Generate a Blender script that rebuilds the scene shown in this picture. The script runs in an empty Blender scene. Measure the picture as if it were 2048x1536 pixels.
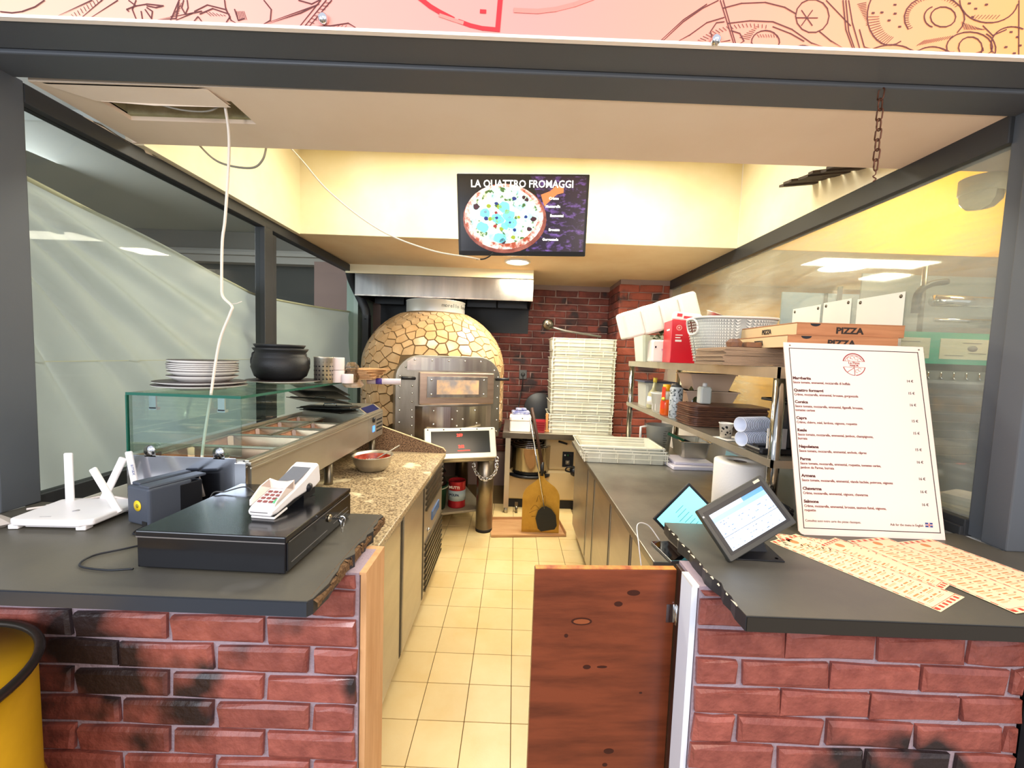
import bpy, math, random
from mathutils import Vector, Matrix, noise
R = math.radians; PI = math.pi
random.seed(7)
sc = bpy.context.scene
COL = sc.collection

# ------------------------------------------------------------ camera
CAMROT = Matrix(((0.9993468, -0.00528791, -0.03574936),
                 (0.00768381, 0.99770873, 0.06721797),
                 (0.03531201, -0.06744875, 0.99709765)))
EYE = Vector((0, 0, 1.57)); FOC = 816.4
cd = bpy.data.cameras.new('camera'); cam = bpy.data.objects.new('camera', cd); COL.objects.link(cam)
cd.sensor_width = 36; cd.lens = 36 * FOC / 2048; cd.clip_start = .02; cd.clip_end = 60
rgt, fwd, up = CAMROT.col[0], CAMROT.col[1], CAMROT.col[2]
cam.matrix_world = Matrix(((rgt[0], up[0], -fwd[0], EYE[0]), (rgt[1], up[1], -fwd[1], EYE[1]), (rgt[2], up[2], -fwd[2], EYE[2]), (0, 0, 0, 1)))
sc.camera = cam

# ------------------------------------------------------------ world, lights, exposure
w = bpy.data.worlds.new('world'); sc.world = w; w.use_nodes = True
w.node_tree.nodes['Background'].inputs[0].default_value = (.80, .86, 1.0, 1)
w.node_tree.nodes['Background'].inputs[1].default_value = .95
sc.view_settings.view_transform = 'Standard'; sc.view_settings.look = 'None'
sc.view_settings.exposure = .35; sc.view_settings.gamma = 1; sc.view_settings.use_curve_mapping = False

def area(name, loc, aim, size, power, col, size_y=None):
    l = bpy.data.lights.new(name, 'AREA'); l.energy = power; l.color = col
    l.shape = 'RECTANGLE'; l.size = size; l.size_y = size_y or size
    o = bpy.data.objects.new(name, l); COL.objects.link(o); o.location = loc
    d = Vector(aim) - Vector(loc); o.rotation_euler = d.to_track_quat('-Z', 'Y').to_euler()
    return o
area('hall_window_light', (-2.6, -1.8, 2.3), (-.3, 1.3, 1.0), 1.6, 44, (.80, .89, 1.0), 1.4)
area('hall_ceiling_light', (1.6, -.7, 3.1), (1.3, 1.6, 1.2), 1.0, 26, (1.0, .76, .52))
area('hall_center_light', (.1, -1.6, 3.1), (.1, 1.6, 1.4), 1.2, 18, (1.0, .92, .84))
area('recess_strip_light', (0, 2.5, 3.02), (0, 2.5, 0), 2.4, 38, (1.0, .96, .82), .3)
def fill_point(name, loc, power, col, r=.08):
    l = bpy.data.lights.new(name, 'POINT'); l.energy = power; l.color = col; l.shadow_soft_size = r
    o = bpy.data.objects.new(name, l); COL.objects.link(o); o.location = loc; return o
area('kitchen_lamp_light', (-.01, 3.73, 2.395), (-.01, 3.73, 0), .25, 22, (1.0, .90, .70))
fill_point('hall_fill_light', (-1.0, -.4, 1.85), 33, (.95, .95, 1.0), .15)  # pair of added fill lights, no fitting known, lifting beam underside and ceiling
fill_point('hall_fill_light', (1.0, -.4, 1.85), 31, (1.0, .80, .58), .15)
area('rear_kitchen_light', (.5, 3.3, 2.40), (.5, 3.3, 0), .9, 20, (1.0, .91, .72), .25)
area('neighbour_lamp_light', (2.72, 3.5, 2.39), (2.72, 3.3, 0), .4, 55, (1.0, .95, .8))
area('neighbour_wash_light', (2.9, 2.2, 2.9), (2.9, 3.07, 2.75), .5, 26, (1.0, .93, .7))
area('side_room_light', (-3.9, 2.6, 2.8), (-1.8, 2.6, 1.4), 1.6, 62, (.96, .97, 1.0))

# ------------------------------------------------------------ materials
def lin(c):
    return c / 12.92 if c <= .04045 else ((c + .055) / 1.055) ** 2.4
def hx(s):
    return tuple(lin(int(s[i:i + 2], 16) / 255) for i in (0, 2, 4)) + (1,)
MATS = {}
def mat(name, col, rough=.5, metal=0, col2=None, scale=8, amount=1.0, stretch=None, bump=0, bscale=60, rnd=0, emit=0, trans=0, alpha=1, coat=0, spots=None, lo=.35, hi=.65, ior=1.45):
    """principled material; col2 mixed in by noise; rnd varies brightness per object"""
    if name in MATS: return MATS[name]
    m = bpy.data.materials.new(name); m.use_nodes = True; nt = m.node_tree; N = nt.nodes; L = nt.links
    b = N['Principled BSDF']; MATS[name] = m
    c1 = hx(col); m.diffuse_color = c1
    b.inputs['Base Color'].default_value = c1; b.inputs['Roughness'].default_value = rough
    b.inputs['Metallic'].default_value = metal; b.inputs['IOR'].default_value = ior
    if coat: b.inputs['Coat Weight'].default_value = coat; b.inputs['Coat Roughness'].default_value = .1
    if trans: b.inputs['Transmission Weight'].default_value = trans
    if alpha < 1: b.inputs['Alpha'].default_value = alpha
    tc = N.new('ShaderNodeTexCoord'); src = tc.outputs['Object']
    gm = N.new('ShaderNodeNewGeometry')
    vec = gm.outputs['Position']
    if stretch:
        mp = N.new('ShaderNodeMapping'); mp.inputs['Scale'].default_value = stretch
        L.new(vec, mp.inputs['Vector']); vec = mp.outputs['Vector']
    cur = None
    if col2:
        n = N.new('ShaderNodeTexNoise'); n.inputs['Scale'].default_value = scale; n.inputs['Detail'].default_value = 5
        n.inputs['Roughness'].default_value = .6
        L.new(vec, n.inputs['Vector'])
        mr = N.new('ShaderNodeMapRange'); mr.inputs[1].default_value = lo; mr.inputs[2].default_value = hi
        mr.inputs[4].default_value = amount
        L.new(n.outputs['Fac'], mr.inputs[0])
        mx = N.new('ShaderNodeMix'); mx.data_type = 'RGBA'
        mx.inputs[6].default_value = c1; mx.inputs[7].default_value = hx(col2)
        L.new(mr.outputs[0], mx.inputs[0]); cur = mx.outputs[2]
    if spots:   # (colour, scale, lo, hi)
        n = N.new('ShaderNodeTexNoise'); n.inputs['Scale'].default_value = spots[1]; n.inputs['Detail'].default_value = 3
        L.new(vec, n.inputs['Vector'])
        mr = N.new('ShaderNodeMapRange'); mr.inputs[1].default_value = spots[2]; mr.inputs[2].default_value = spots[3]
        L.new(n.outputs['Fac'], mr.inputs[0])
        mx = N.new('ShaderNodeMix'); mx.data_type = 'RGBA'
        if cur: L.new(cur, mx.inputs[6])
        else: mx.inputs[6].default_value = c1
        mx.inputs[7].default_value = hx(spots[0]); L.new(mr.outputs[0], mx.inputs[0]); cur = mx.outputs[2]
    if rnd:
        oi = N.new('ShaderNodeObjectInfo'); mr = N.new('ShaderNodeMapRange')
        mr.inputs[3].default_value = 1 - rnd; mr.inputs[4].default_value = 1 + rnd * .6
        L.new(oi.outputs['Random'], mr.inputs[0])
        hs = N.new('ShaderNodeHueSaturation'); L.new(mr.outputs[0], hs.inputs['Value'])
        if cur: L.new(cur, hs.inputs['Color'])
        else: hs.inputs['Color'].default_value = c1
        cur = hs.outputs[0]
    if cur: L.new(cur, b.inputs['Base Color'])
    if emit:
        b.inputs['Emission Strength'].default_value = emit; b.inputs['Emission Color'].default_value = c1
        if cur: L.new(cur, b.inputs['Emission Color'])
    if bump:
        n = N.new('ShaderNodeTexNoise'); n.inputs['Scale'].default_value = bscale; n.inputs['Detail'].default_value = 4
        L.new(vec, n.inputs['Vector'])
        bp = N.new('ShaderNodeBump'); bp.inputs['Strength'].default_value = bump; bp.inputs['Distance'].default_value = .01
        L.new(n.outputs['Fac'], bp.inputs['Height']); L.new(bp.outputs[0], b.inputs['Normal'])
    return m

def glass_mat(name, tint, fac=.12, rough=.02, dirt=0):
    """clear sheet glass: tinted transparency plus a grazing reflection, optional greasy haze"""
    if name in MATS: return MATS[name]
    m = bpy.data.materials.new(name); m.use_nodes = True; nt = m.node_tree; N = nt.nodes; L = nt.links; N.clear()
    out = N.new('ShaderNodeOutputMaterial'); tr = N.new('ShaderNodeBsdfTransparent'); tr.inputs[0].default_value = hx(tint)
    gl = N.new('ShaderNodeBsdfGlossy'); gl.inputs['Roughness'].default_value = rough
    lw = N.new('ShaderNodeLayerWeight'); lw.inputs[0].default_value = .35
    mr = N.new('ShaderNodeMapRange'); mr.inputs[3].default_value = fac * .3; mr.inputs[4].default_value = fac * 1.5
    L.new(lw.outputs['Fresnel'], mr.inputs[0])
    mx = N.new('ShaderNodeMixShader'); L.new(mr.outputs[0], mx.inputs[0]); L.new(tr.outputs[0], mx.inputs[1]); L.new(gl.outputs[0], mx.inputs[2])
    last = mx
    if dirt:
        df = N.new('ShaderNodeBsdfDiffuse'); df.inputs[0].default_value = hx('D8D8CC')
        g = N.new('ShaderNodeNewGeometry'); mp = N.new('ShaderNodeMapping'); mp.inputs['Scale'].default_value = (1, 1.2, 9); mp.inputs['Rotation'].default_value = (.7, 0, 0)
        ns = N.new('ShaderNodeTexNoise'); ns.inputs['Scale'].default_value = 1.6; ns.inputs['Detail'].default_value = 8; ns.inputs['Roughness'].default_value = .75; ns.inputs['Distortion'].default_value = 1.2
        n2 = N.new('ShaderNodeTexNoise'); n2.inputs['Scale'].default_value = 2.2
        L.new(g.outputs['Position'], mp.inputs[0]); L.new(mp.outputs[0], ns.inputs['Vector']); L.new(g.outputs['Position'], n2.inputs['Vector'])
        mu = N.new('ShaderNodeMath'); mu.operation = 'MULTIPLY'; L.new(ns.outputs['Fac'], mu.inputs[0]); L.new(n2.outputs['Fac'], mu.inputs[1])
        m3 = N.new('ShaderNodeMath'); m3.operation = 'MULTIPLY'; m3.inputs[1].default_value = dirt; L.new(mu.outputs[0], m3.inputs[0])
        m2 = N.new('ShaderNodeMixShader'); L.new(m3.outputs[0], m2.inputs[0]); L.new(mx.outputs[0], m2.inputs[1]); L.new(df.outputs[0], m2.inputs[2]); last = m2
    L.new(last.outputs[0], out.inputs[0]); MATS[name] = m; return m

M_frame = mat('anthracite frame paint', '505459', .5, bump=.05, bscale=400)
M_ceil = mat('beige ceiling paint', 'F0DEC8', .85, col2='E8D2B8', scale=2, amount=.6)
M_soffit = mat('tan soffit paint', 'E6CFAA', .75, col2='DABB90', scale=1.5)
M_cream = mat('cream wall paint', 'F2E8CC', .8, col2='EADDB4', scale=1.6)
M_white = mat('white paint', 'E9E6E0', .7)
M_mortar = mat('mauve grey mortar', 'A5929A', .9, bump=.4, bscale=90)
M_brick = mat('red brick slip', 'A2584A', .5, col2='86443A', scale=14, rnd=.14, bump=.6, bscale=45, spots=('2A1D1C', 3.4, .565, .665), coat=.25)
M_brick2 = mat('dark kiln brick', '7E3F36', .7, col2='5A2E2A', scale=9, rnd=.3, bump=.3, bscale=60, spots=('33272A', 4, .58, .66))
M_mortar2 = mat('grey mortar', '9A837C', .9)
M_tile = mat('cream floor tile', 'E3CC98', .35, col2='DDBF84', scale=3, rnd=.05, bump=.04, bscale=200)
M_grout = mat('brown grout', '7A6440', .9)
M_steel = mat('brushed steel', 'C6C0B2', .32, .85, col2='ABA596', scale=5, stretch=(1, 1, .15), amount=.6)
M_steelH = mat('brushed steel panel', 'C2BCAE', .34, .8, col2='AFA99B', scale=4, stretch=(.3, 1, 3), amount=.5)
M_chrome = mat('chrome', 'D5D5D5', .12, 1)
M_darksteel = mat('dark worn steel', '6E675C', .34, 1, col2='8B8474', scale=3)
M_black = mat('black plastic', '14151A', .4)
M_blackm = mat('matt black', '1B1B1E', .75)
M_rubber = mat('dark rubber', '1A1715', .8)
M_wplastic = mat('white plastic', 'F0EAE6', .35)
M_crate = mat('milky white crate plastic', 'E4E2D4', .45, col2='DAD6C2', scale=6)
M_crate2 = mat('shaded crate web', 'CFCDBE', .55, col2='BFBDAB', scale=6)  # crate body toned darker, painting in the shade between the ribs
M_glass = glass_mat('clear glass', 'F4F7F5', .012, .02)
M_glassR = glass_mat('greasy glass', 'EEF0E8', .12, .04, dirt=.75)
M_glassG = glass_mat('green tinted glass', 'E9F3EE', .16, .02)
M_gedge = mat('green glass edge', '1F6B57', .15, trans=.3)
M_wood = mat('pale raw wood', 'D9A775', .7, col2='C4905C', scale=4, stretch=(6, 6, .6), bump=.1)
M_paper = mat('white paper', 'F1EBE2', .8)
M_kraft = mat('kraft cardboard', 'C79B6C', .8, col2='B98A5C', scale=20, stretch=(.2, 1, 3))

# ------------------------------------------------------------ mesh building helpers
class MB:
    def __init__(s): s.v = []; s.f = []; s.sm = []
    def add(s, vs, fs, smooth=False, tf=None):
        o = len(s.v)
        s.v += [tuple(tf @ Vector(p)) if tf else tuple(p) for p in vs]
        s.f += [tuple(i + o for i in f) for f in fs]; s.sm += [smooth] * len(fs); return s
    def box(s, x0, x1, y0, y1, z0, z1, tf=None):
        v = [(x, y, z) for z in (z0, z1) for y in (y0, y1) for x in (x0, x1)]
        return s.add(v, [(0, 2, 3, 1), (4, 5, 7, 6), (0, 1, 5, 4), (1, 3, 7, 5), (3, 2, 6, 7), (2, 0, 4, 6)], tf=tf)
    def cham(s, x0, x1, y0, y1, z0, z1, c, tf=None):
        """box with its top four edges and four uprights chamfered"""
        def ring(d, z): return [(x0 + d + c, y0 + d, z), (x1 - d - c, y0 + d, z), (x1 - d, y0 + d + c, z), (x1 - d, y1 - d - c, z), (x1 - d - c, y1 - d, z), (x0 + d + c, y1 - d, z), (x0 + d, y1 - d - c, z), (x0 + d, y0 + d + c, z)]
        v = ring(c * .5, z0) + ring(0, z0 + c * .5) + ring(0, z1 - c) + ring(c * .6, z1)
        f = [tuple(range(7, -1, -1)), tuple(range(24, 32))]
        for r in range(3):
            for i in range(8): j = (i + 1) % 8; f.append((r * 8 + i, r * 8 + j, r * 8 + 8 + j, r * 8 + 8 + i))
        return s.add(v, f, tf=tf)
    def taper(s, a, b, z0, z1, tf=None, cx=0, cy=0):
        """closed frustum: half sizes a=(ax,ay) at z0, b at z1"""
        v = [(cx + sx * h[0], cy + sy * h[1], z) for h, z in ((a, z0), (b, z1)) for sx, sy in ((-1, -1), (1, -1), (1, 1), (-1, 1))]
        return s.add(v, [(3, 2, 1, 0), (4, 5, 6, 7)] + [(i, (i + 1) % 4, 4 + (i + 1) % 4, 4 + i) for i in range(4)], tf=tf)
    def tub(s, a, b, h, t, tf=None, z=0, floor=None):
        """open container, half sizes a at bottom, b at top, wall t"""
        fl = floor or t
        R_ = []
        for hs, zz in ((a, z), (b, z + h), ((b[0] - t, b[1] - t), z + h), ((a[0] - t, a[1] - t), z + fl)):
            c = min(hs) * .16
            R_.append([(sx * (hs[0] - (c if k else 0)), sy * (hs[1] - (0 if k else c)), zz) for sx, sy, k in ((-1, -1, 0), (-1, -1, 1), (1, -1, 1), (1, -1, 0), (1, 1, 0), (1, 1, 1), (-1, 1, 1), (-1, 1, 0))])
        v = sum(R_, []); f = [tuple(range(7, -1, -1)), tuple(range(24, 32))]
        for r in range(3):
            for i in range(8): j = (i + 1) % 8; f.append((r * 8 + i, r * 8 + j, r * 8 + 8 + j, r * 8 + 8 + i))
        return s.add(v, f, tf=tf)
    def lathe(s, prof, c=(0, 0, 0), seg=24, tf=None, a0=0, a1=2 * PI, smooth=True, cap=True):
        n = len(prof); full = abs(a1 - a0 - 2 * PI) < 1e-6; m = seg if full else seg + 1
        v = [(c[0] + r * math.cos(a0 + (a1 - a0) * i / seg), c[1] + r * math.sin(a0 + (a1 - a0) * i / seg), c[2] + z) for i in range(m) for r, z in prof]
        f = []
        for i in range(seg):
            j = (i + 1) % m
            for k in range(n - 1): f.append((i * n + k, j * n + k, j * n + k + 1, i * n + k + 1))
        if full and cap and prof[0] != prof[-1]:
            if prof[0][0] > 1e-6: f.append(tuple(i * n for i in range(m))[::-1])
            if prof[-1][0] > 1e-6: f.append(tuple(i * n + n - 1 for i in range(m)))
        return s.add(v, f, smooth, tf)
    def tube(s, pts, r, seg=8, tf=None, rs=None):
        pts = [Vector(p) for p in pts]; v = []; f = []; n = len(pts); prev = None
        for i, p in enumerate(pts):
            d = (pts[min(i + 1, n - 1)] - pts[max(i - 1, 0)]).normalized()
            if prev is None: a = d.orthogonal().normalized()
            else: a = (prev - d * prev.dot(d)).normalized()
            prev = a; b = d.cross(a); rr = rs[i] if rs else r
            for k in range(seg): t = 2 * PI * k / seg; v.append(p + (a * math.cos(t) + b * math.sin(t)) * rr)
        for i in range(n - 1):
            for k in range(seg): l = (k + 1) % seg; f.append((i * seg + k, i * seg + l, i * seg + seg + l, i * seg + seg + k))
        f.append(tuple(range(seg))[::-1]); f.append(tuple(range((n - 1) * seg, n * seg)))
        return s.add(v, f, True, tf)
    def prism(s, poly, z0, z1, tf=None):
        n = len(poly); v = [(x, y, z0) for x, y in poly] + [(x, y, z1) for x, y in poly]
        f = [tuple(range(n))[::-1], tuple(range(n, 2 * n))] + [(i, (i + 1) % n, n + (i + 1) % n, n + i) for i in range(n)]
        return s.add(v, f, tf=tf)
    def quad(s, *p): return s.add(p, [tuple(range(len(p)))])
    def mesh(s, name='m'):
        me = bpy.data.meshes.new(name); me.from_pydata(s.v, [], s.f)
        me.polygons.foreach_set('use_smooth', s.sm); me.update(); return me

def part(root, name, mb, m, label=None, bevel=0, seg=2, loc=None, rot=None, kind=None):
    me = mb if isinstance(mb, bpy.types.Mesh) else mb.mesh(name)
    if not me.materials: me.materials.append(m)
    o = bpy.data.objects.new(name, me); COL.objects.link(o)
    if root: o.parent = root
    if loc: o.location = loc
    if rot: o.rotation_euler = rot
    if bevel:
        b = o.modifiers.new('bevel', 'BEVEL'); b.width = bevel; b.segments = seg; b.limit_method = 'ANGLE'; b.angle_limit = R(40)
    if label: o['label'] = label
    if kind: o['kind'] = kind
    return o
def thing(name, label, cat, loc=(0, 0, 0), rz=0, group=None):
    o = bpy.data.objects.new(name, None); COL.objects.link(o); o.empty_display_size = .05
    o.location = loc; o.rotation_euler = (0, 0, rz) if not isinstance(rz, tuple) else rz
    o['label'] = label; o['category'] = cat
    if group: o['group'] = group
    return o
def solo(name, label, cat, mb, m, loc=(0, 0, 0), rz=0, group=None, bevel=0, seg=2):
    o = part(None, name, mb, m, label, bevel, seg, loc, (0, 0, rz) if not isinstance(rz, tuple) else rz); o['category'] = cat
    if group: o['group'] = group
    return o
def struct(name, mb, m, bevel=0, parent=None):
    o = part(parent, name, mb, m, None, bevel)
    if not parent: o['kind'] = 'structure'
    return o
def sempty(name):
    o = bpy.data.objects.new(name, None); COL.objects.link(o); o['kind'] = 'structure'; return o
def dup(root, loc=None, rz=None, label=None, group=None):
    c = root.copy(); COL.objects.link(c)
    for ch in list(root.children):
        d = ch.copy(); COL.objects.link(d); d.parent = c
        for g in list(ch.children):
            e = g.copy(); COL.objects.link(e); e.parent = d
    if loc: c.location = loc
    if rz is not None: c.rotation_euler = (0, 0, rz) if not isinstance(rz, tuple) else rz
    if label: c['label'] = label
    if group: c['group'] = group
    return c
def txt(root, name, s, size, m, tf, ext=.0006, align='CENTER', bold=0, sx=1.0):
    """lettering as thin raised mesh; tf places the text plane (x right, y up)"""
    c = bpy.data.curves.new(name, 'FONT'); c.body = s; c.size = size; c.extrude = ext; c.align_x = align; c.offset = bold; c.resolution_u = 2
    o = bpy.data.objects.new(name, c); COL.objects.link(o)
    me = bpy.data.meshes.new_from_object(o.evaluated_get(bpy.context.evaluated_depsgraph_get())); bpy.data.objects.remove(o)
    me.transform(tf @ Matrix.Diagonal((sx, 1, 1, 1))); me.materials.clear(); me.materials.append(m)
    return part(root, name, me, m)
def TR(x=0, y=0, z=0, rx=0, ry=0, rz=0):
    return Matrix.Translation((x, y, z)) @ Matrix.Rotation(rz, 4, 'Z') @ Matrix.Rotation(ry, 4, 'Y') @ Matrix.Rotation(rx, 4, 'X')
FACE = TR(rx=PI / 2)           # text plane standing, facing -Y
def spline(pts, n=8):
    """Catmull-Rom through 3-D points"""
    P = [Vector(p) for p in pts]; P = [P[0] * 2 - P[1]] + P + [P[-1] * 2 - P[-2]]; out = []
    for i in range(1, len(P) - 2):
        for k in range(n):
            t = k / n; a, b, c, d = P[i - 1:i + 3]
            out.append(.5 * ((2 * b) + (c - a) * t + (2 * a - 5 * b + 4 * c - d) * t * t + (3 * b - a - 3 * c + d) * t ** 3))
    out.append(P[-2]); return out
def at(px, py, **k):
    """survey: point of a named world plane (X=, Y= or Z=) measured in the 2048x1536 photograph"""
    d = CAMROT @ Vector(((px - 1024) / FOC, 1, -(py - 768) / FOC)); (n, v), = k.items(); i = 'XYZ'.index(n)
    return EYE + d * ((v - EYE[i]) / d[i])

# ------------------------------------------------------------ structure: floor
fl = struct('floor', MB().box(-6.5, 6.0, -3.5, 9.0, -.1, -.004), M_grout)
tm = MB().cham(-.0985, .0985, -.0985, .0985, -.004, .003, .0015).mesh('tile')
for i in range(-3, 5):
    for j in range(-3, 13):
        x = -.2626 + .2 * i; y = 1.7456 + .2 * j
        if -.85 < x < .75: part(fl, 'tile', tm, M_tile, loc=(x, y, 0))
M_hall = mat('grey hall floor', '8C8478', .6)
struct('floor_hall', MB().box(-6.5, 6.0, -3.5, 1.05, -.003, .002), M_hall)
# brick walls: irregular slips, each its own object
def brick_mesh(l, h, d, seed, j=.006):
    rg = random.Random(seed); mb = MB(); c = .009
    def rr(dd, y):
        pts = []
        for sx, sz in ((-1, -1), (0, -1), (1, -1), (1, 1), (0, 1), (-1, 1)):
            pts.append((sx * (l / 2 - dd) + rg.uniform(-j, j), y + rg.uniform(-.0015, .0015), sz * (h / 2 - dd) + rg.uniform(-j, j) * .6))
        return pts
    A = rr(0, 0); B = [(x + rg.uniform(-.001, .001), -d * .6, z) for x, y, z in A]; Cc = rr(c, -d)
    v = A + B + Cc; f = [(0, 1, 4, 5), (1, 2, 3, 4)]
    f = [(12 + 0, 12 + 1, 12 + 4, 12 + 5), (12 + 1, 12 + 2, 12 + 3, 12 + 4)]
    for r in (0, 6):
        for i in range(6): k = (i + 1) % 6; f.append((r + i, r + k, r + 6 + k, r + 6 + i))
    mb.add(v, f); return mb.mesh('brick')
BR = {}
def brick(parent, x0, x1, z0, z1, y, m, side=None, d=.016):
    """one slip on the plane Y=y (or on X=side, running in Y) """
    l = round(x1 - x0, 2); h = round(z1 - z0, 3); k = (l, h, random.randrange(4), m.name)
    if k not in BR: BR[k] = brick_mesh((x1 - x0), (z1 - z0), d, hash(str(k)) % 9999 if False else int(l * 1000) + k[2] * 77 + int(h * 1000)); BR[k].materials.append(m)
    if side is None: part(parent, 'brick', BR[k], m, loc=((x0 + x1) / 2, y, (z0 + z1) / 2))
    else: part(parent, 'brick', BR[k], m, loc=(side, (x0 + x1) / 2, (z0 + z1) / 2), rot=(0, 0, -PI / 2))
def brick_face(parent, xa, xb, zlines, jo, je, pitch, y, m, gap=.013, side=None):
    for r in range(len(zlines) - 1):
        z0, z1 = zlines[r] + gap / 2, zlines[r + 1] - gap / 2
        off = (jo if r % 2 == 0 else je); x = xa
        js = sorted({xa, xb} | {off + k * pitch for k in range(-12, 13) if xa + .03 < off + k * pitch < xb - .03})
        for a, b in zip(js[:-1], js[1:]):
            brick(parent, a + gap / 2, b - gap / 2, z0, z1, y, m, side)
wl = struct('wall_bar_left', MB().box(-1.78, -.407, 1.08, 1.22, 0, .962), M_mortar)
zl = [.2493 + .0835 * k for k in range(8)] + [.9174, .960]
brick_face(wl, -1.76, -.405, zl, -.661, -.535, .268, 1.08, M_brick)
wr = struct('wall_bar_right', MB().box(.527, 1.43, 1.08, 1.22, 0, .962), M_mortar)
zr = [.2665 + .0835 * k for k in range(8)] + [.9345, .960]
brick_face(wr, .525, 1.432, zr, .765, .648, .246, 1.08, M_brick)
struct('trim_1', MB().box(-.404, -.388, 1.085, 1.24, 0, .955), M_wood)
struct('trim_15', MB().box(-.452, -.388, 1.083, 1.24, .955, .9618), M_wood)
struct('trim_16', MB().box(.508, .55, 1.083, 1.155, .955, .9618), M_white)
struct('trim_2', MB().box(.508, .524, 1.085, 1.155, 0, .955), mat('white painted batten', 'E8ECF4', .5))
# ------------------------------------------------------------ rear walls
wb = struct('wall_back', MB().box(-2.4, 3.8, 4.866, 5.0, 0, 2.6), M_mortar2)
zb = [.42 + .081 * k for k in range(25)]
brick_face(wb, -.42, 1.10, zb, .06, .19, .26, 4.866, M_brick2, gap=.010)
wc = struct('wall_column', MB().box(1.085, 1.72, 4.365, 4.87, 0, 2.6), M_mortar2)
zc = [.45 + .0835 * k for k in range(24)]
brick_face(wc, 1.07, 1.60, zc, 1.28, 1.17, .25, 4.365, mat('red brick slip rear', '9A4B38', .6, col2='83402F', scale=10, rnd=.22, bump=.3, bscale=60, spots=('3E2B2C', 4, .6, .68)), gap=.010)
brick_face(wc, 4.37, 4.86, zc, 4.6, 4.5, .25, 0, M_brick2, gap=.010, side=1.085)
struct('wall_left_rear', MB().box(-1.82, -1.70, 4.4, 4.87, 0, 2.45), mat('pale teal panel', '9FB3A6', .6))
# ------------------------------------------------------------ ceiling pieces
zc0 = 2.42
cl = MB()
cl.box(-1.64, -1.50, 1.40, 1.79, zc0, zc0 + .02).box(-1.02, 1.62, 1.40, 1.79, zc0, zc0 + .02)
cl.box(-1.50, -1.02, 1.40, 1.475, zc0, zc0 + .02)
cl.box(-1.50, -1.02, 1.615, 1.79, zc0, zc0 + .02)
cl.box(-1.66, 1.62, 1.79, 1.80, zc0, 3.06)
struct('ceiling', cl, M_ceil)
M_damp = mat('damp greenish board', 'A9A684', .9, col2='8F8C66', scale=9, bump=.2)
struct('ceiling_opening', MB().box(-1.50, -1.02, 1.60, 1.615, zc0 + .015, 2.60).box(-1.5, -1.02, 1.45, 1.62, 2.60, 2.62).box(-1.515, -1.5, 1.45, 1.62, zc0 + .015, 2.6).box(-1.02, -1.005, 1.45, 1.62, zc0 + .015, 2.6), M_damp)
flap = MB(); flap.add([(-1.60, 1.405, zc0 - .004), (-1.05, 1.405, zc0 - .004), (-1.03, 1.49, zc0 - .012), (-1.30, 1.487, zc0 - .016), (-1.50, 1.48, zc0 - .010)], [(0, 4, 3, 2, 1)])
flap.add([(-1.60, 1.405, zc0), (-1.05, 1.405, zc0), (-1.03, 1.49, zc0 - .003), (-1.30, 1.487, zc0 - .006), (-1.50, 1.48, zc0)], [(0, 1, 2, 3, 4)])
struct('trim_3', flap, M_ceil)
struct('ceiling_rear', MB().box(-1.70, 4.2, 3.085, 4.87, zc0, zc0 + .03), M_soffit)
struct('ceiling_recess', MB().box(-1.70, 4.2, 1.79, 3.09, 3.06, 3.09), M_cream)
struct('wall_recess_back', MB().box(-1.68, 1.60, 3.068, 3.0845, zc0 - .001, 3.06), M_cream)
struct('wall_recess_left', MB().box(-1.70, -1.62, 1.80, 3.07, zc0 - .005, 3.06), M_cream)
struct('wall_recess_right', MB().box(1.60, 1.66, 1.80, 3.066, zc0, 3.06), M_cream)
struct('trim_4', MB().box(-1.70, .152, 4.07, 4.09, 2.335, zc0), M_cream)
# ------------------------------------------------------------ portal frame around the counter opening
struct('trim_5', MB().box(-2.4, 2.4, 1.168, 1.277, 2.424, 2.50, TR(rz=.0118)).box(-2.4, 2.4, 1.28, 1.396, 2.415, 2.50, TR(rz=.0118)), M_frame, bevel=.005)
struct('trim_6', MB().box(-1.80, -1.655, 1.285, 1.40, 1.0, 2.42), M_frame, bevel=.004)
struct('trim_7', MB().box(1.60, 1.76, 1.285, 1.36, 1.0, 2.42).box(1.615, 1.76, 1.36, 1.415, 1.0, 2.42), M_frame, bevel=.004)
M_rail = mat('dark rail paint', '2E3033', .45)
struct('trim_8', MB().box(-1.72, -1.655, 1.40, 4.18, 2.352, 2.415), M_rail, bevel=.003)
for k, q in enumerate((((165, 232), (210, 258), (262, 288), (205, 250)), ((287, 297), (318, 316), (330, 322), (292, 306)), ((95, 178), (112, 184), (108, 190), (98, 184)))):
    pq = [at(x, y, X=-1.6535) for x, y in q]
    part(bpy.data.objects['trim_8'], 'paint_chip', MB().add([tuple(p) for p in pq] + [(p.x - .001, p.y, p.z) for p in pq], [(0, 1, 2, 3), (3, 2, 1, 0), (4, 5, 6, 7)]), mat('bare pale paint chip', 'D9CDB8', .8))
struct('trim_9', MB().box(1.60, 1.66, 1.41, 4.37, 2.33, 2.425), M_rail, bevel=.003)
struct('trim_10', MB().box(-1.72, -1.655, 2.70, 2.79, 1.0, 2.36).box(-1.71, -1.66, 2.79, 2.84, 1.0, 2.33), M_rail, bevel=.003)
struct('trim_11', MB().tube(spline([(-1.68, 4.12, 2.37), (-1.69, 4.22, 2.28), (-1.66, 4.32, 2.15), (-1.60, 4.34, 2.02), (-1.58, 4.34, 1.9)], 6), .045, 8).box(-1.615, -1.55, 4.30, 4.38, .6, 1.95), M_rail)
struct('trim_12', MB().box(-1.715, -1.665, 1.40, 4.3, .96, 1.02), M_rail)
struct('trim_13', MB().box(1.60, 1.66, 1.41, 4.37, .995, 1.055).box(1.585, 1.60, 1.41, 3.2, .995, 1.03), M_rail, bevel=.003)
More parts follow.
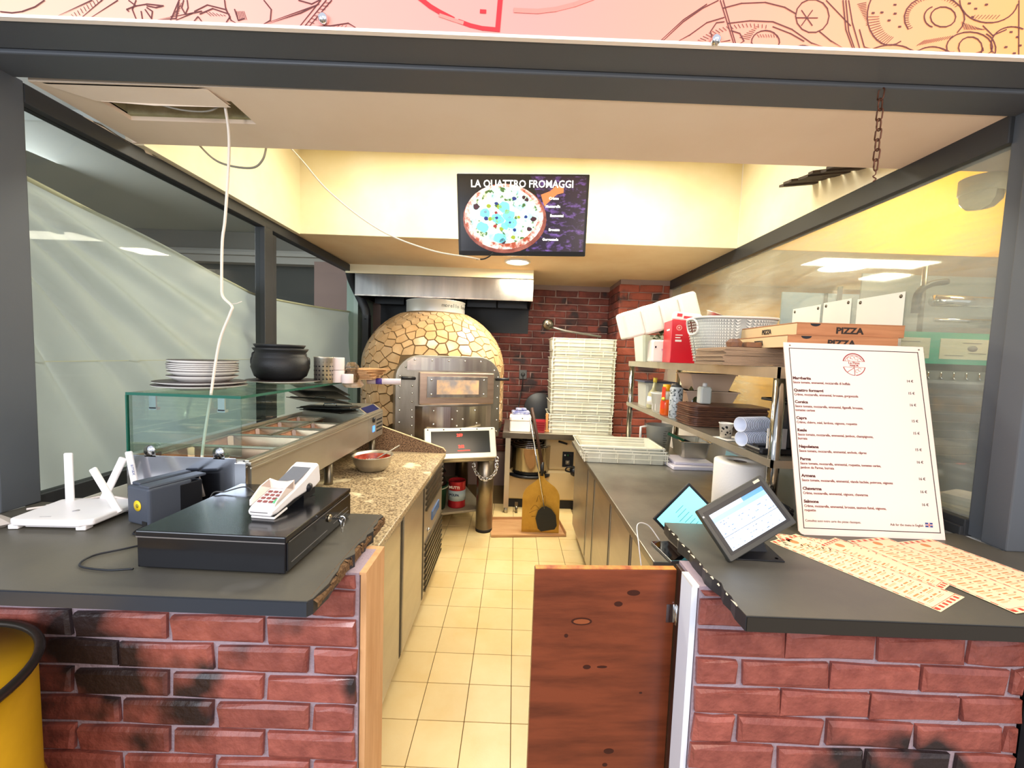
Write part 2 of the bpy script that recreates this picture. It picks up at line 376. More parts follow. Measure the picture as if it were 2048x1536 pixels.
struct('wall_left_low', MB().box(-1.75, -1.66, 1.25, 4.5, 0, .96), M_white)
struct('wall_right_low', MB().box(1.60, 1.70, 1.25, 4.4, 0, .995), M_white)
w1 = sempty('window_1'); struct('pane', MB().box(-1.692, -1.686, 1.40, 2.70, 1.02, 2.352), M_glass, parent=w1)
w2 = sempty('window_2'); struct('pane', MB().box(-1.692, -1.686, 2.84, 4.25, 1.02, 2.352), M_glass, parent=w2)
w3 = sempty('window_3'); struct('pane', MB().box(1.628, 1.634, 1.415, 4.37, 1.055, 2.33), M_glassR, parent=w3)
# side room on the left, seen through the glass
M_grey = mat('grey side room paint', 'A8ADA8', .8)
M_dgrey = mat('dark grey side room', '5B5C58', .85)
struct('ceiling_side_room', MB().box(-7, -1.76, .5, 5.2, 3.0, 3.05).box(-7, -1.76, 2.62, 2.64, 2.93, 3.0), M_grey)
struct('wall_side_room', MB().box(-7, -1.76, 5.2, 5.3, 2.78, 3.05), mat('mid grey bulkhead', '8A877F', .85))
struct('trim_14', MB().box(-7, -1.76, 5.16, 5.3, 2.62, 2.78).box(-7, -1.76, 5.1, 5.3, 2.70, 2.74), mat('cornice grey white', 'B5B2AA', .7))
struct('wall_side_room_rear', MB().box(-7, -1.84, 5.5, 5.6, 0, 2.9), M_dgrey)
struct('wall_side_room_left', MB().box(-7.1, -7, .5, 5.6, 0, 3.05), M_grey)
# neighbouring kitchen on the right, seen through the greasy glass
M_yel = mat('strong yellow paint', 'F2B21C', .6)
struct('wall_neighbour_bulkhead', MB().box(1.66, 4.2, 3.068, 3.0845, zc0 - .001, 3.06), M_yel)
struct('ceiling_neighbour_front', MB().box(1.64, 4.2, 1.40, 1.79, zc0, zc0 + .03).box(1.66, 4.2, 1.79, 1.80, zc0, 3.06), M_ceil)
struct('wall_neighbour_rear', MB().box(1.66, 4.2, 4.5, 4.6, 0, 2.42), mat('ochre rear wall', 'C08A2A', .7))
struct('wall_neighbour_side', MB().box(4.2, 4.3, 1.1, 4.6, 0, 3.06), mat('grey steel wall', '9FA4A4', .5))
struct('wall_portal_right', MB().box(1.47, 2.6, 1.10, 1.25, 0, .99), M_blackm)
# ==== OBJECTS
# ------------------------------------------------------------ pink sign over the opening
sg = thing('sign_board', 'pink sign board with food line drawings mounted above the dark beam', 'sign', (0, 1.165, 2.424), .0118)
m = mat('pink sign print', 'F2B5A8', .45); nt = m.node_tree; b = nt.nodes['Principled BSDF']
g = nt.nodes.new('ShaderNodeNewGeometry'); sx = nt.nodes.new('ShaderNodeSeparateXYZ'); rp = nt.nodes.new('ShaderNodeValToRGB'); mr = nt.nodes.new('ShaderNodeMapRange')
mr.inputs[1].default_value = -1.5; mr.inputs[2].default_value = 1.5
nt.links.new(g.outputs['Position'], sx.inputs[0]); nt.links.new(sx.outputs[0], mr.inputs[0]); nt.links.new(mr.outputs[0], rp.inputs[0]); nt.links.new(rp.outputs[0], b.inputs['Base Color'])
e = rp.color_ramp.elements; e[0].position = 0; e[0].color = hx('F3BFA2'); e[1].position = 1; e[1].color = hx('E8A056')
for p_, c_ in ((.3, 'EEA092'), (.5, 'E3928A'), (.7, 'E8947E')): q = e.new(p_); q.color = hx(c_)
part(sg, 'panel', MB().box(-2.2, 2.2, -.012, 0, .0, .5), m)
part(sg, 'edge_strip', MB().box(-2.2, 2.2, -.014, 0, -.004, .004), mat('white edge', 'FBEFE2', .4))
art = MB()
def stroke(pts, wd, mb=None, closed=False):
    """flat printed line on the sign face; pts in photo pixels"""
    mb = mb or art
    q = [at(x, y, Y=1.151 + .0118 * at(x, y, Y=1.151).x) for x, y in pts]
    q = [Vector((p.x, 0, p.z)) for p in q]
    for a, b in zip(q[:-1], q[1:]):
        d = (b - a)
        if d.length < 1e-5: continue
        n = Vector((-d.z, 0, d.x)).normalized() * wd / 2; e_ = d.normalized() * wd * .3
        P4 = [a - e_ + n, b + e_ + n, b + e_ - n, a - e_ - n]
        yy = -.0130 - random.random() * .0008; P4 = [(p.x, yy, p.z - 2.424) for p in P4]
        if all(p[2] < .005 for p in P4): continue
        P4 = [(p[0], p[1], max(p[2], .005)) for p in P4]
        mb.add(P4, [(0, 3, 2, 1)])
def L8(*p): return [(x / 2.731, y / 2.731) for x, y in p]
def R7(*p): return [(1250 + x / 2.566, y / 2.566) for x, y in p]
def arc(cx, cy, rx, ry, a0, a1, n=14, rot=0):
    return [(cx + rx * math.cos(t) * math.cos(rot) - ry * math.sin(t) * math.sin(rot), cy + rx * math.cos(t) * math.sin(rot) + ry * math.sin(t) * math.cos(rot)) for t in [R(a0 + (a1 - a0) * i / n) for i in range(n + 1)]]
W1 = .0032
for pl in (L8((0, 62), (60, 68), (120, 60), (190, 35), (240, 0)), L8((320, 112), (500, 0)), L8((450, 122), (600, -40)), L8((500, 125), (640, 0)),
           L8((450, 120), (500, 103), (560, 100), (640, 132)), L8((740, 0), (720, 50), (740, 110), (750, 135)), L8((768, 60), (776, 140)), L8((700, 60), (690, 50), (740, 30), (700, 0)),
           L8((740, 30), (800, 20), (890, 30), (850, 40), (800, 30)), L8((790, 50), (825, 100), (830, 60), (800, 40)), L8((860, 135), (960, 100), (975, 10)), L8((930, 110), (980, -10)),
           L8((860, 135), (1100, 60), (1050, 70), (960, 110)), L8((1060, 60), (1130, 25), (1230, 50), (1255, 90), (1235, 150)), L8((1090, 75), (1160, 45), (1250, 75)), L8((1060, 150), (1080, 90), (1100, 155)),
           L8((1225, 0), (1230, 40), (1260, 110), (1285, 165)), L8((1280, 50), (1300, 110), (1330, 100)), L8((1440, 0), (1480, 50), (1475, 110), (1440, 165)), L8((1440, 165), (1720, 30)), L8((1460, 165), (1640, 70), (1740, 20)),
           L8((1630, 0), (1700, 20), (1750, -5)), L8((1640, 175), (1750, 0)), L8((1690, 175), (1810, 0)), L8((1665, 175), (1780, 0)), L8((1720, 178), (1800, 140), (1900, 125), (1940, 150), (1930, 185)), L8((1000, 0), (990, 40), (1010, 75), (1025, 40), (1020, 0))):
    stroke(pl, W1)
for i in range(12): stroke(L8((365 + i * 17, 122 - i * 10.6), (352 + i * 17, 98 - i * 10.6)), .0016)
for i in range(9): stroke(L8((1650 + i * 16, 150 - i * 17), (1685 + i * 15, 165 - i * 19)), .0014)
for i in range(7): stroke(L8((1750 + i * 22, 160), (1772 + i * 20, 138)), .0014)
for i in range(6): stroke(L8((1120 + i * 20, 60 + i * 4), (1150 + i * 16, 85)), .0014); stroke(L8((1290 + i * 8, 60), (1300 + i * 9, 105)), .0014)
for i in range(5): stroke(L8((930 + i * 12, 90 - i * 14), (975 + i * 4, 70 - i * 14)), .0014)
c = [R7((180, 240), (200, 205), (300, 110), (400, 40), (480, 0)), R7((185, 235), (300, 100), (420, 20)), R7((490, 0), (555, 265)), R7((505, 0), (565, 262)), R7((275, 255), (330, 180), (420, 115), (510, 88)), R7((505, 40), (600, 15), (720, 10), (820, 35), (880, 70)),
     R7((530, 118), (640, 105), (760, 110), (860, 150), (960, 220), (1010, 280)), R7((760, 135), (850, 170), (920, 210)), R7((1000, 160), (1060, 210), (1110, 280)), R7((1035, 0), (1160, 130)), R7((1120, 0), (1135, 150), (1165, 290)), R7((1150, 0), (1170, 120), (1205, 250), (1240, 290)),
     R7((1135, 0), (1150, 160), (1175, 290)), R7((545, 155), (590, 170), (612, 210), (590, 260)), R7((450, 200), (440, 160), (470, 115), (510, 110)), R7((455, 265), (480, 225), (540, 205)), R7((2025, 0), (2020, 310)), R7((1205, 150), (1230, 240), (1260, 262)), R7((1840, 130), (1890, 180), (1960, 150)), R7((1800, 300), (1840, 260), (1838, 245))]
for pl in c: stroke(pl, .0028)
for a in ((722, 215, 72, 60, 140, 400), (912, 275, 52, 44, 180, 360), (963, 80, 86, 86, 0, 360), (1360, 80, 115, 150, 60, 240), (1590, 90, 155, 115, 150, 400), (1635, 85, 65, 52, 0, 360), (1600, 85, 62, 55, 110, 250), (1870, 0, 150, 115, 10, 180), (1770, 240, 118, 78, 150, 395), (1775, 245, 62, 58, 0, 360), (1990, 230, 110, 95, 150, 300), (1370, 300, 130, 72, 185, 355), (1580, 300, 95, 62, 190, 350), (1810, 250, 95, 90, 300, 380)):
    stroke(R7(*arc(*a)), .0030)
for k in range(6): stroke(R7((935, 90), (935 + 55 * math.cos(k * 1.05), 90 + 45 * math.sin(k * 1.05))), .0026)
for i in range(26): t = R(195 + i * 3.6); stroke(R7((640 + 330 * math.cos(t), 330 + 210 * math.sin(t)), (640 + 300 * math.cos(t) + 6, 330 + 192 * math.sin(t))), .0015)
for i in range(30): t = R(150 + i * 6); stroke(R7((1590 + 150 * math.cos(t), 90 + 112 * math.sin(t)), (1590 + 132 * math.cos(t), 90 + 98 * math.sin(t))), .0015)
for i in range(14): t = R(100 + i * 6); stroke(R7((1360 + 112 * math.cos(t), 80 + 148 * math.sin(t)), (1395 + 90 * math.cos(t), 80 + 110 * math.sin(t))), .0013)
for i in range(14): stroke(R7((1195 + i * 4, 20 + i * 8), (1240, 10 + i * 9)), .0014); stroke(R7((1500 + i * 14, 232 - i * 3), (1540 + i * 12, 205 - i * 2)), .0014); stroke(R7((1480 + i * 15, 290), (1510 + i * 14, 262)), .0013); stroke(R7((1730 + i * 8, 110 + i * 3), (1745 + i * 8, 150)), .0013)
for i in range(8): stroke(R7((590 + i * 12, 190 - i * 8), (640 + i * 6, 200 - i * 9)), .0013); stroke(R7((680 + i * 14, 175), (690 + i * 13, 190)), .0013); stroke(R7((1780 + i * 18, 95), (1800 + i * 18, 75)), .0013)
for x, y in ((1275, 65), (1320, 62), (1388, 22), (1388, 68), (1357, 103), (1412, 135), (1803, 42), (1770, 15), (1787, 85), (1857, 22), (1985, 162), (2017, 188), (1957, 240), (2000, 272), (2030, 232)): stroke(R7((x - 5, y), (x + 5, y)), .0045)
part(sg, 'line_drawing', art, mat('dark wine print', '5E2E2C', .6), kind='stuff')
lg = MB()
stroke([(837, -6), (860, 12), (880, 24), (905, 37)], .012, lg); stroke([(918, 42), (940, 50), (965, 56), (997, 59)], .011, lg); stroke([(995, 60), (1001, -8)], .013, lg); stroke([(962, 22), (970, 22.5)], .010, lg)
part(sg, 'logo_slice', lg, mat('sign red', 'C4262E', .5), kind='stuff')
lg = MB(); stroke([(1030, 20), (1075, 22), (1110, 18), (1150, 8), (1185, -5)], .012, lg); stroke([(880, 30), (906, 39), (925, 45)], .009, lg)
part(sg, 'logo_rim', lg, mat('sign soft red', 'E08478', .5), kind='stuff')
for x, y in ((650, 44), (1432, 79)):
    p = at(x, y, Y=1.15); part(sg, 'fixing_stud', MB().lathe([(0, 0), (.011, .0), (.013, .004), (.013, .012), (.009, .017), (0, .018)], seg=14, tf=TR(p.x, -.012, p.z - 2.424, rx=PI / 2)), M_chrome)

# ------------------------------------------------------------ bar worktops
M_lam = mat('dark slate laminate', '4B4841', .42, col2='5C574A', scale=3.2, amount=.8, bump=.03, bscale=300, spots=('8F8B80', 2.3, .70, .82))
M_lamedge = mat('dark laminate edge', '2F3032', .4)
M_chip = mat('raw chipboard', 'A8835C', .9, col2='6E5034', scale=150)
def jag(x, y0, y1, sgn, seed):
    rg = random.Random(seed); pts = []; n = 16
    for i in range(n + 1):
        y = y0 + (y1 - y0) * i / n; pts.append((x + sgn * (rg.uniform(0, .012) + (.006 if i % 5 == 2 else 0)), y))
    return pts
def worktop(name, label, poly, edge, z0, z1):
    t = thing(name, label, 'worktop', (0, 0, z0))
    part(t, 'board', MB().prism(poly, 0, z1 - z0 - .002), M_lamedge)
    part(t, 'laminate_sheet', MB().prism(poly, z1 - z0 - .002, z1 - z0), M_lam)
    return t
pl = [(-1.66, .888), (-.452, .888)] + jag(-.447, .90, 1.385, 1, 3) + [(-.45, 1.395), (-1.65, 1.395), (-1.66, 1.29), (-2.3, 1.29), (-2.3, .888)]
wt = worktop('bar_worktop', 'dark slate laminate bar top with a broken right end, under the cash drawer', pl, 0, .962, 1.0)
mb = MB(); rg = random.Random(5); y = .90
while y < 1.385:
    y2 = min(1.39, y + rg.uniform(.008, .03)); d = rg.uniform(.002, .012)
    mb.add([(-.452, y, .0384), (-.452, y2, .0384), (-.437 + d * .3, y2, .036 - d), (-.437 + d * .3, y, .036 - d), (-.434, y2, .004 + d), (-.434, y, .004 + d)], [(0, 3, 2, 1), (3, 5, 4, 2), (0, 1, 2, 3), (3, 2, 4, 5)])
    y = y2
part(wt, 'torn_edge', mb, M_chip, 'raw chipboard showing where the laminate has split off')
part(wt, 'edge_band', MB().box(-2.3, -.452, -.003, 0, .001, .034, tf=TR(0, .888, 0)), mat('blue black laminate edge', '2B3038', .3))
pr_ = [(.548, .898)] + [(2.4, .898), (2.4, 1.285), (1.595, 1.29), (1.595, 1.42), (.552, 1.42)] + jag(.545, 1.40, .91, 1, 9)
wt = worktop('bar_worktop', 'dark slate laminate bar top with a chipped left end, under the menu board', pr_, 0, .962, 1.0)
mb = MB(); rg = random.Random(8)
for i in range(12):
    y = .93 + i * .038 + rg.uniform(0, .012); mb.add([(.5455, y, .0365), (.5455, y + rg.uniform(.006, .03), .0365), (.5485 + rg.uniform(0, .003), y + .012, .0386), (.548, y, .0384)], [(0, 1, 2, 3), (3, 2, 1, 0)])
part(wt, 'chipped_edge', mb, mat('pale chipped edge', 'D8CBB2', .8), 'pale chips along the cut edge', kind='stuff')
part(wt, 'edge_band', MB().box(.55, 2.4, -.003, 0, .001, .034, tf=TR(0, .898, 0)), mat('brown black laminate edge', '2A2620', .35))

# ------------------------------------------------------------ half door
hd = thing('half_door', 'dark red stained knotty pine half door hinged at the right bar end', 'door', (.512, 1.222, .08), R(3.5))
M_pine = mat('red stained pine', '7C3B20', .38, col2='54240F', scale=3.2, stretch=(1, 1, 7), bump=.05, bscale=90, coat=.15, lo=.42, hi=.75)
dl = .432
part(hd, 'door_panel', MB().box(-dl, 0, -.022, 0, 0, .862), M_pine, bevel=.0015)
part(hd, 'top_edge', MB().box(-dl + .002, -.002, -.0215, -.0005, .8625, .8640), mat('bare pine edge', 'D9903C', .6, col2='9C4A22', scale=10, stretch=(2, 1, 1)))
kn = mat('dark knot', '3A160A', .35); kr = mat('knot ring', '8C4A28', .4)
for x, z, rx_, rz_ in ((-.285, .70, .032, .012), (-.175, .755, .013, .008), (-.33, .655, .006, .006), (-.262, .555, .012, .007), (-.215, .555, .016, .004), (-.18, .28, .016, .009), (-.19, .235, .008, .006), (-.09, .47, .005, .003), (-.13, .79, .02, .009)):
    part(hd, 'knot', MB().prism([(x + rx_ * math.cos(t * PI / 8), -(z + rz_ * math.sin(t * PI / 8))) for t in range(16)], -.0003, .0003, TR(0, -.0224, 0, rx=-PI / 2) ), kn)
    if rx_ > .03: part(hd, 'knot', MB().prism([(x + rx_ * .8 * math.cos(t * PI / 8), -(z + rz_ * .65 * math.sin(t * PI / 8))) for t in range(16)], -.0003, .0003, TR(0, -.0230, 0, rx=-PI / 2)), kr, 'paler core of the largest knot')
hg = part(hd, 'hinge', MB().lathe([(.0, 0), (.0065, 0), (.0065, .062), (0, .062)], (.004, -.030, .695), 12), M_chrome, 'chrome hinge barrel')
part(hg, 'hinge_leaf', MB().box(-.026, .004, -.0245, -.0222, .698, .755), M_chrome)
solo('door_post', 'narrow dark stained post between the half door and white batten', 'post', MB().box(-.018, .018, -.03, .03, 0, .952), mat('dark stained post', '4A2418', .5, col2='2E140E', scale=3, stretch=(6, 6, .8)), (.5345, 1.19, 0), bevel=.002)

# ------------------------------------------------------------ left refrigerated counter
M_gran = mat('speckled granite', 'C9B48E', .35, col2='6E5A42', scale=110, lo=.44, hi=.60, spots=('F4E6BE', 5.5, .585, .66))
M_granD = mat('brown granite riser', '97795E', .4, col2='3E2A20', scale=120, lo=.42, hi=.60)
rf = thing('refrigerated_counter', 'long stainless refrigerated counter with granite top and vent grille, left of the aisle', 'counter', (0, 0, 0))
part(rf, 'granite_top', MB().box(-1.42, -.482, 1.42, 2.95, .82, .85), M_gran, bevel=.004)
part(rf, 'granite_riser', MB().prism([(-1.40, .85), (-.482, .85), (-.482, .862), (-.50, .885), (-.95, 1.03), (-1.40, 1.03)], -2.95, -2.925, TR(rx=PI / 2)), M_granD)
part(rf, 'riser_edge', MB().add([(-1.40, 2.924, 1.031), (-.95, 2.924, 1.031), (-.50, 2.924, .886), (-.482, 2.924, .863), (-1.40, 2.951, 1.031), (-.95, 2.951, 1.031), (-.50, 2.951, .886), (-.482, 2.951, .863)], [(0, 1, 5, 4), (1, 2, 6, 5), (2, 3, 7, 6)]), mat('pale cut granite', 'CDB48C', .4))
part(rf, 'body', MB().box(-1.38, -.525, 1.44, 2.92, .10, .82), M_steelH)
for i, (a, b_) in enumerate(((1.445, 1.86), (1.885, 2.32))):
    d = part(rf, 'door', MB().cham(-.525, -.497, a, b_, .115, .80, .004), M_steelH, bevel=.002)
    part(d, 'handle_recess', MB().box(-.4969, -.4955, b_ - .032, b_ - .006, .13, .79), mat('dark gasket gap', '2B2622', .6))
gr = part(rf, 'vent_panel', MB().box(-.525, -.500, 2.335, 2.915, .115, .80), M_steelH)
for k in range(9): part(gr, 'louvre', MB().box(-.502, -.488, 2.36, 2.90, .0, .012, TR(0, 0, .14 + .036 * k)), M_darksteel)
for k in range(5): part(gr, 'louvre', MB().box(-.502, -.488, 2.36, 2.90, .0, .012, TR(0, 0, .635 + .034 * k)), M_darksteel)
part(rf, 'thermostat', MB().box(-.502, -.492, 2.55, 2.78, .505, .56), mat('blue display surround', '4F6E9E', .2))
part(rf, 'lock', MB().lathe([(0, 0), (.012, 0), (.012, .01), (0, .012)], seg=12, tf=TR(-.499, 2.44, .49, ry=PI / 2)), M_chrome)
for x in (-.56, -1.33):
    for y in (1.5, 2.85): part(rf, 'foot', MB().lathe([(.02, 0), (.022, .1)], (x, y, 0), 12), M_darksteel)
part(rf, 'flour_dusting', MB().add([(-1.0 + .0 * i, 0, 0) for i in range(3)], [(0, 1, 2)]) if False else MB().prism([(-.93, 1.47), (-.70, 1.45), (-.56, 1.50), (-.545, 1.62), (-.60, 1.66), (-.80, 1.68), (-.96, 1.60)], .8501, .8506), mat('flour dusting', 'EFDD9E', .95, col2='BCA678', scale=26, lo=.45, hi=.55))

# topping unit
tu = thing('topping_unit', 'steel pizza topping chiller with sunken pans and glass screen on granite', 'chiller', (-1.15, 1.42, .985))
L_ = 1.46; W_ = .21
bd = MB().box(-.205, .205, 0, .012, 0, .185).box(.193, .22, 0.012, L_, 0, .165).box(-.21, -.198, .012, L_, 0, .185).box(-.2, .2, L_ - .30, L_, 0, .185).box(-.2, .2, 0, L_, 0, .01)
part(tu, 'body', bd, M_steelH)
part(tu, 'front_rail', MB().box(.190, .226, .0, L_ - .02, .165, .176).box(.196, .220, .0, L_ - .02, .176, .184).box(.2215, .228, 0, L_ - .02, .15, .158), M_steel, bevel=.002)
part(tu, 'end_panel', MB().box(-.215, .175, -.004, 0, -.0, .19).box(.175, .215, -.012, 0, 0, .175), mat('mirror steel panel', 'C9CCD4', .16, 1), bevel=.001)
M_panm = mat('steel pan interior', '9A7A66', .25, 1, col2='B39A86', scale=4)
def pan(cx, cy, ax, ay, dep=.10):
    p = part(tu, 'pan', MB().tub((ax - .025, ay - .025), (ax - .006, ay - .006), dep, .002, TR(cx, cy, .165 - dep)), M_panm)
    rim = MB(); o_ = (ax, ay); i_ = (ax - .012, ay - .012)
    rim.box(cx - ax, cx + ax, cy - ay, cy - i_[1], .163, .170).box(cx - ax, cx + ax, cy + i_[1], cy + ay, .163, .170).box(cx - ax, cx - i_[0], cy - ay, cy + ay, .163, .170).box(cx + i_[0], cx + ax, cy - ay, cy + ay, .163, .170)
    part(p, 'rim', rim, M_steel, bevel=.002)
for cy in (.14, .375): pan(-.005, cy, .19, .115)
pan(-.10, .59, .09, .095); pan(.09, .59, .09, .095); pan(-.10, .79, .09, .095); pan(.09, .79, .09, .095); pan(-.1, .99, .09, .095)
M_lid = mat('black tray', '2A2825', .3, .6)
gt = part(tu, 'control_panel', MB().prism([(-.2, 0), (.222, 0), (.222, .17), (.16, .215), (-.2, .215)], -L_, -(L_ - .28), TR(rx=PI / 2)), M_steel)
part(gt, 'vent_slots', MB().box(.2222, .224, L_ - .13, L_ - .02, .04, .05).box(.2222, .224, L_ - .13, L_ - .02, .065, .075).box(.2222, .224, L_ - .13, L_ - .02, .09, .10).box(.2222, .224, L_ - .13, L_ - .02, .115, .125), M_black)
part(gt, 'dial', MB().lathe([(0, 0), (.018, 0), (.018, .008), (0, .01)], seg=14, tf=TR(.222, L_ - .19, .13, ry=PI / 2)), M_black)
part(gt, 'display', MB().box(.2222, .2245, L_ - .205, L_ - .165, .05, .09), mat('lit blue display', '4E8CFF', .3, emit=1.2))
part(gt, 'brand_strip', MB().add([(.163, L_ - .26, .2155), (.163, L_ - .03, .2155), (.2195, L_ - .03, .1745), (.2195, L_ - .26, .1745)], [(3, 2, 1, 0), (0, 1, 2, 3)]), mat('navy brand strip', '1E2A6B', .3))
gs = part(tu, 'glass_screen', MB().box(-.212, .188, .004, .010, .195, .402), M_glassG)
part(tu, 'glass_side', MB().box(-.212, -.206, .01, .98, .195, .402), M_glassG)
part(tu, 'glass_shelf', MB().box(-.214, .192, 0, .98, .403, .411), M_glassG)
eg = MB().box(-.215, .193, -.0012, .0004, .402, .412).box(.1915, .1932, 0, .98, .402, .412).box(-.2165, -.212, -.001, .009, .195, .402)
part(tu, 'glass_edge', eg, M_gedge)
for x in (-.13, .115):
    part(tu, 'glass_clamp', MB().box(x - .02, x + .02, -.004, .02, .185, .20).lathe([(0, 0), (.02, 0), (.02, .006), (0, .008)], seg=16, tf=TR(x, -.002, .208, rx=PI / 2)), M_chrome)
    part(tu, 'glass_bracket', MB().box(x - .012, x + .012, .010, .016, .355, .403).box(x - .014, x + .014, .010, .026, .35, .36), M_chrome)
for x, y in ((-.17, .06), (.17, .06), (-.17, L_ - .06), (.17, L_ - .06), (.17, L_ * .5)): part(tu, 'foot', MB().lathe([(.025, -.135), (.022, -.12), (.022, 0)], (x, y, 0), 12), M_darksteel)
# lids stacked at the far end of the unit
def gnlid(x, y, z, rz, ry, label):
    t = thing('pan_lid', label, 'lid', (x, y, z), (0, ry, rz), 'dark pan lids heaped behind the glass screen')
    part(t, 'plate', MB().taper((.085, .155), (.078, .148), 0, .008), M_lid, bevel=.003)
    part(t, 'rim', MB().box(-.095, .095, -.165, .165, -.003, .001), M_lid)
    part(t, 'handle', MB().tube([(0, -.04, .008), (0, -.035, .022), (0, .035, .022), (0, .04, .008)], .004, 6), M_chrome)
lz = .985 + .19
gnlid(-1.17, 2.60, lz + .012, R(70), 0, 'lowest dark pan lid lying flat beside the navy strip')
gnlid(-1.16, 2.56, lz + .034, R(95), R(3), 'dark pan lid resting second from the bottom of the heap')
gnlid(-1.22, 2.55, lz + .075, R(80), R(14), 'tilted dark pan lid in the middle of the heap')
gnlid(-1.23, 2.56, lz + .110, R(88), R(20), 'steeply tilted dark pan lid near the top of the heap')
gnlid(-1.24, 2.58, lz + .146, R(76), R(24), 'topmost tilted dark pan lid, just under the glass shelf')
# sauce bowl
bw = thing('mixing_bowl', 'steel mixing bowl with red sauce residue on the granite', 'bowl', (-.845, 2.44, .851))
part(bw, 'shell', MB().lathe([(0, 0), (.062, 0), (.085, .012), (.108, .05), (.116, .088), (.122, .092), (.122, .095), (.114, .093), (.104, .052), (.08, .015), (.0, .006)], seg=40), M_steel)
part(bw, 'sauce', MB().lathe([(0, .03), (.093, .032), (.1005, .047), (.1095, .078)], seg=36, cap=False), mat('tomato sauce', '8E2A1C', .3, col2='C25A3A', scale=30))
sp = solo('sauce_spoon', 'thin steel spoon leaning in the sauce bowl', 'spoon', MB().tube([(-.03, 0, .012), (.02, .0, .04), (.15, .02, .12)], .004, 8).lathe([(0, 0), (.02, .004), (.026, .010), (.02, .008), (0, .004)], (-.04, 0, .0), 12), M_steel, (-.83, 2.42, .888))

# crockery on the glass shelf (z = 1.396)
GZ = 1.397
M_china = mat('ivory china', 'F6F1E8', .3); M_rimd = mat('dark china rim', '3A2E2C', .4)
def plate(name, label, x, y, z, r, h, group):
    t = thing(name, label, 'plate', (x, y, z), 0, group)
    part(t, 'dish', MB().lathe([(0, 0), (r * .55, 0), (r * .6, .003), (r * .8, h * .55), (r, h), (r, h + .003), (r * .78, h * .55 + .004), (r * .56, .006), (0, .005)], seg=40), M_china)
    part(t, 'rim_line', MB().lathe([(r - .0005, h + .0016), (r + .0008, h + .002), (r + .0008, h + .0034), (r - .003, h + .0036)], seg=40), M_rimd, 'thin dark line round the rim')
    return t
px_, py_ = -1.24, 1.62
plate('dinner_plate', 'lowest wide platter with a dark rim under the plate stack', px_ - .01, py_, GZ, .155, .016, 'crockery stacked on the glass shelf')
plate('dinner_plate', 'second wide plate from the bottom of the crockery stack', px_ - .012, py_ + .003, GZ + .011, .152, .018, 'crockery stacked on the glass shelf')
names = ['lowest soup plate of the stack, standing in the wide platters', 'soup plate second from the bottom of the stack', 'soup plate third from the bottom of the stack', 'soup plate fourth from the bottom, in the stack middle', 'soup plate third from the top of the stack', 'soup plate just below the topmost one', 'topmost soup plate with speckled rim on the plate stack']
zz = [.024, .041, .052, .059, .066, .073, .084]
for n_, z_ in zip(names, zz): plate('soup_plate', n_, px_ + random.uniform(-.002, .002), py_, GZ + z_, .116, .028, 'crockery stacked on the glass shelf')
# cauldron bowls
M_iron = mat('black cast iron', '1E1E1F', .5, bump=.1, bscale=200)
sv = plate('serving_plate', 'shallow cream plate under the black cauldron', -1.15, 2.03, GZ, .165, .014, None); 
def cauldron(z, sc_, label):
    t = thing('cauldron', label, 'cauldron', (-1.16, 2.02, z), 0, 'black cauldrons nested on the glass shelf')
    part(t, 'pot', MB().lathe([(0, 0), (.075, .002), (.115, .03), (.13, .075), (.12, .115), (.103, .135), (.118, .155), (.124, .165), (.116, .167), (.098, .14), (.11, .11), (.12, .075), (.1, .03), (0, .012)], seg=40), M_iron)
    for a in (35, 200): part(t, 'lug_handle', MB().lathe([(0, -.012), (.022, -.01), (.028, 0), (.022, .01), (0, .012)], seg=16, tf=TR(.118 * math.cos(R(a)), .118 * math.sin(R(a)), .10, ry=PI / 2, rz=R(a))), M_iron)
    return t
cauldron(GZ + .006, 1, 'black iron cauldron with lug handles resting on the cream plate')
c2 = cauldron(GZ + .035, 1, 'upper black cauldron nested in the other, only its rim showing')
c2.scale = (.93, .93, .93); c2.location = (-1.165, 2.02, GZ + .036)
# perforated cutlery holder
ch = thing('cutlery_holder', 'perforated steel cutlery cylinder between cauldron and paper cups', 'holder', (-.995, 2.12, GZ))
part(ch, 'cylinder', MB().lathe([(0, 0), (.045, 0), (.047, .13), (.049, .135), (.045, .135), (.043, .004), (0, .004)], seg=32), M_steelH)
hl = MB()
for r_ in range(5):
    for k in range(16):
        a = 2 * PI * k / 16; hl.lathe([(0, 0), (.0045, 0), (0, .0006)], seg=8, tf=TR(.0462 * math.cos(a), .0462 * math.sin(a), .022 + r_ * .022, ry=PI / 2, rz=a))
part(ch, 'perforations', hl, M_black, kind='stuff')
for i in range(3):
    t = thing('paper_roll', ['lower white till roll of the pair by the cutlery cylinder', 'upper white till roll standing on the lower one', 'short white till roll beside the stacked pair'][i], 'paper roll', [(-.955, 2.19, GZ), (-.955, 2.19, GZ + .068), (-.89, 2.17, GZ)][i], 0, 'white till rolls on the glass shelf')
    part(t, 'roll', MB().lathe([(.012, 0), (.036, 0), (.037, .003), (.037, .063), (.036, .066), (.012, .066), (.012, 0)], seg=28), mat('pinkish white paper', 'EFE0DC', .8), bevel=0)
    part(t, 'core', MB().lathe([(.010, .001), (.0125, .001), (.0125, .065), (.010, .065), (.010, .001)], seg=16), M_kraft)
    if i == 2: t.scale = (.8, .8, .72)
pb = solo('plastic_bag', 'crumpled clear plastic bag behind the white till rolls', 'bag', MB().lathe([(0, 0), (.03, .0), (.045, .03), (.03, .06), (.042, .085), (.02, .11), (0, .10)], seg=9, smooth=False), glass_mat('clear crumpled film', 'D8D8D8', .6, .15), (-.90, 2.25, GZ))
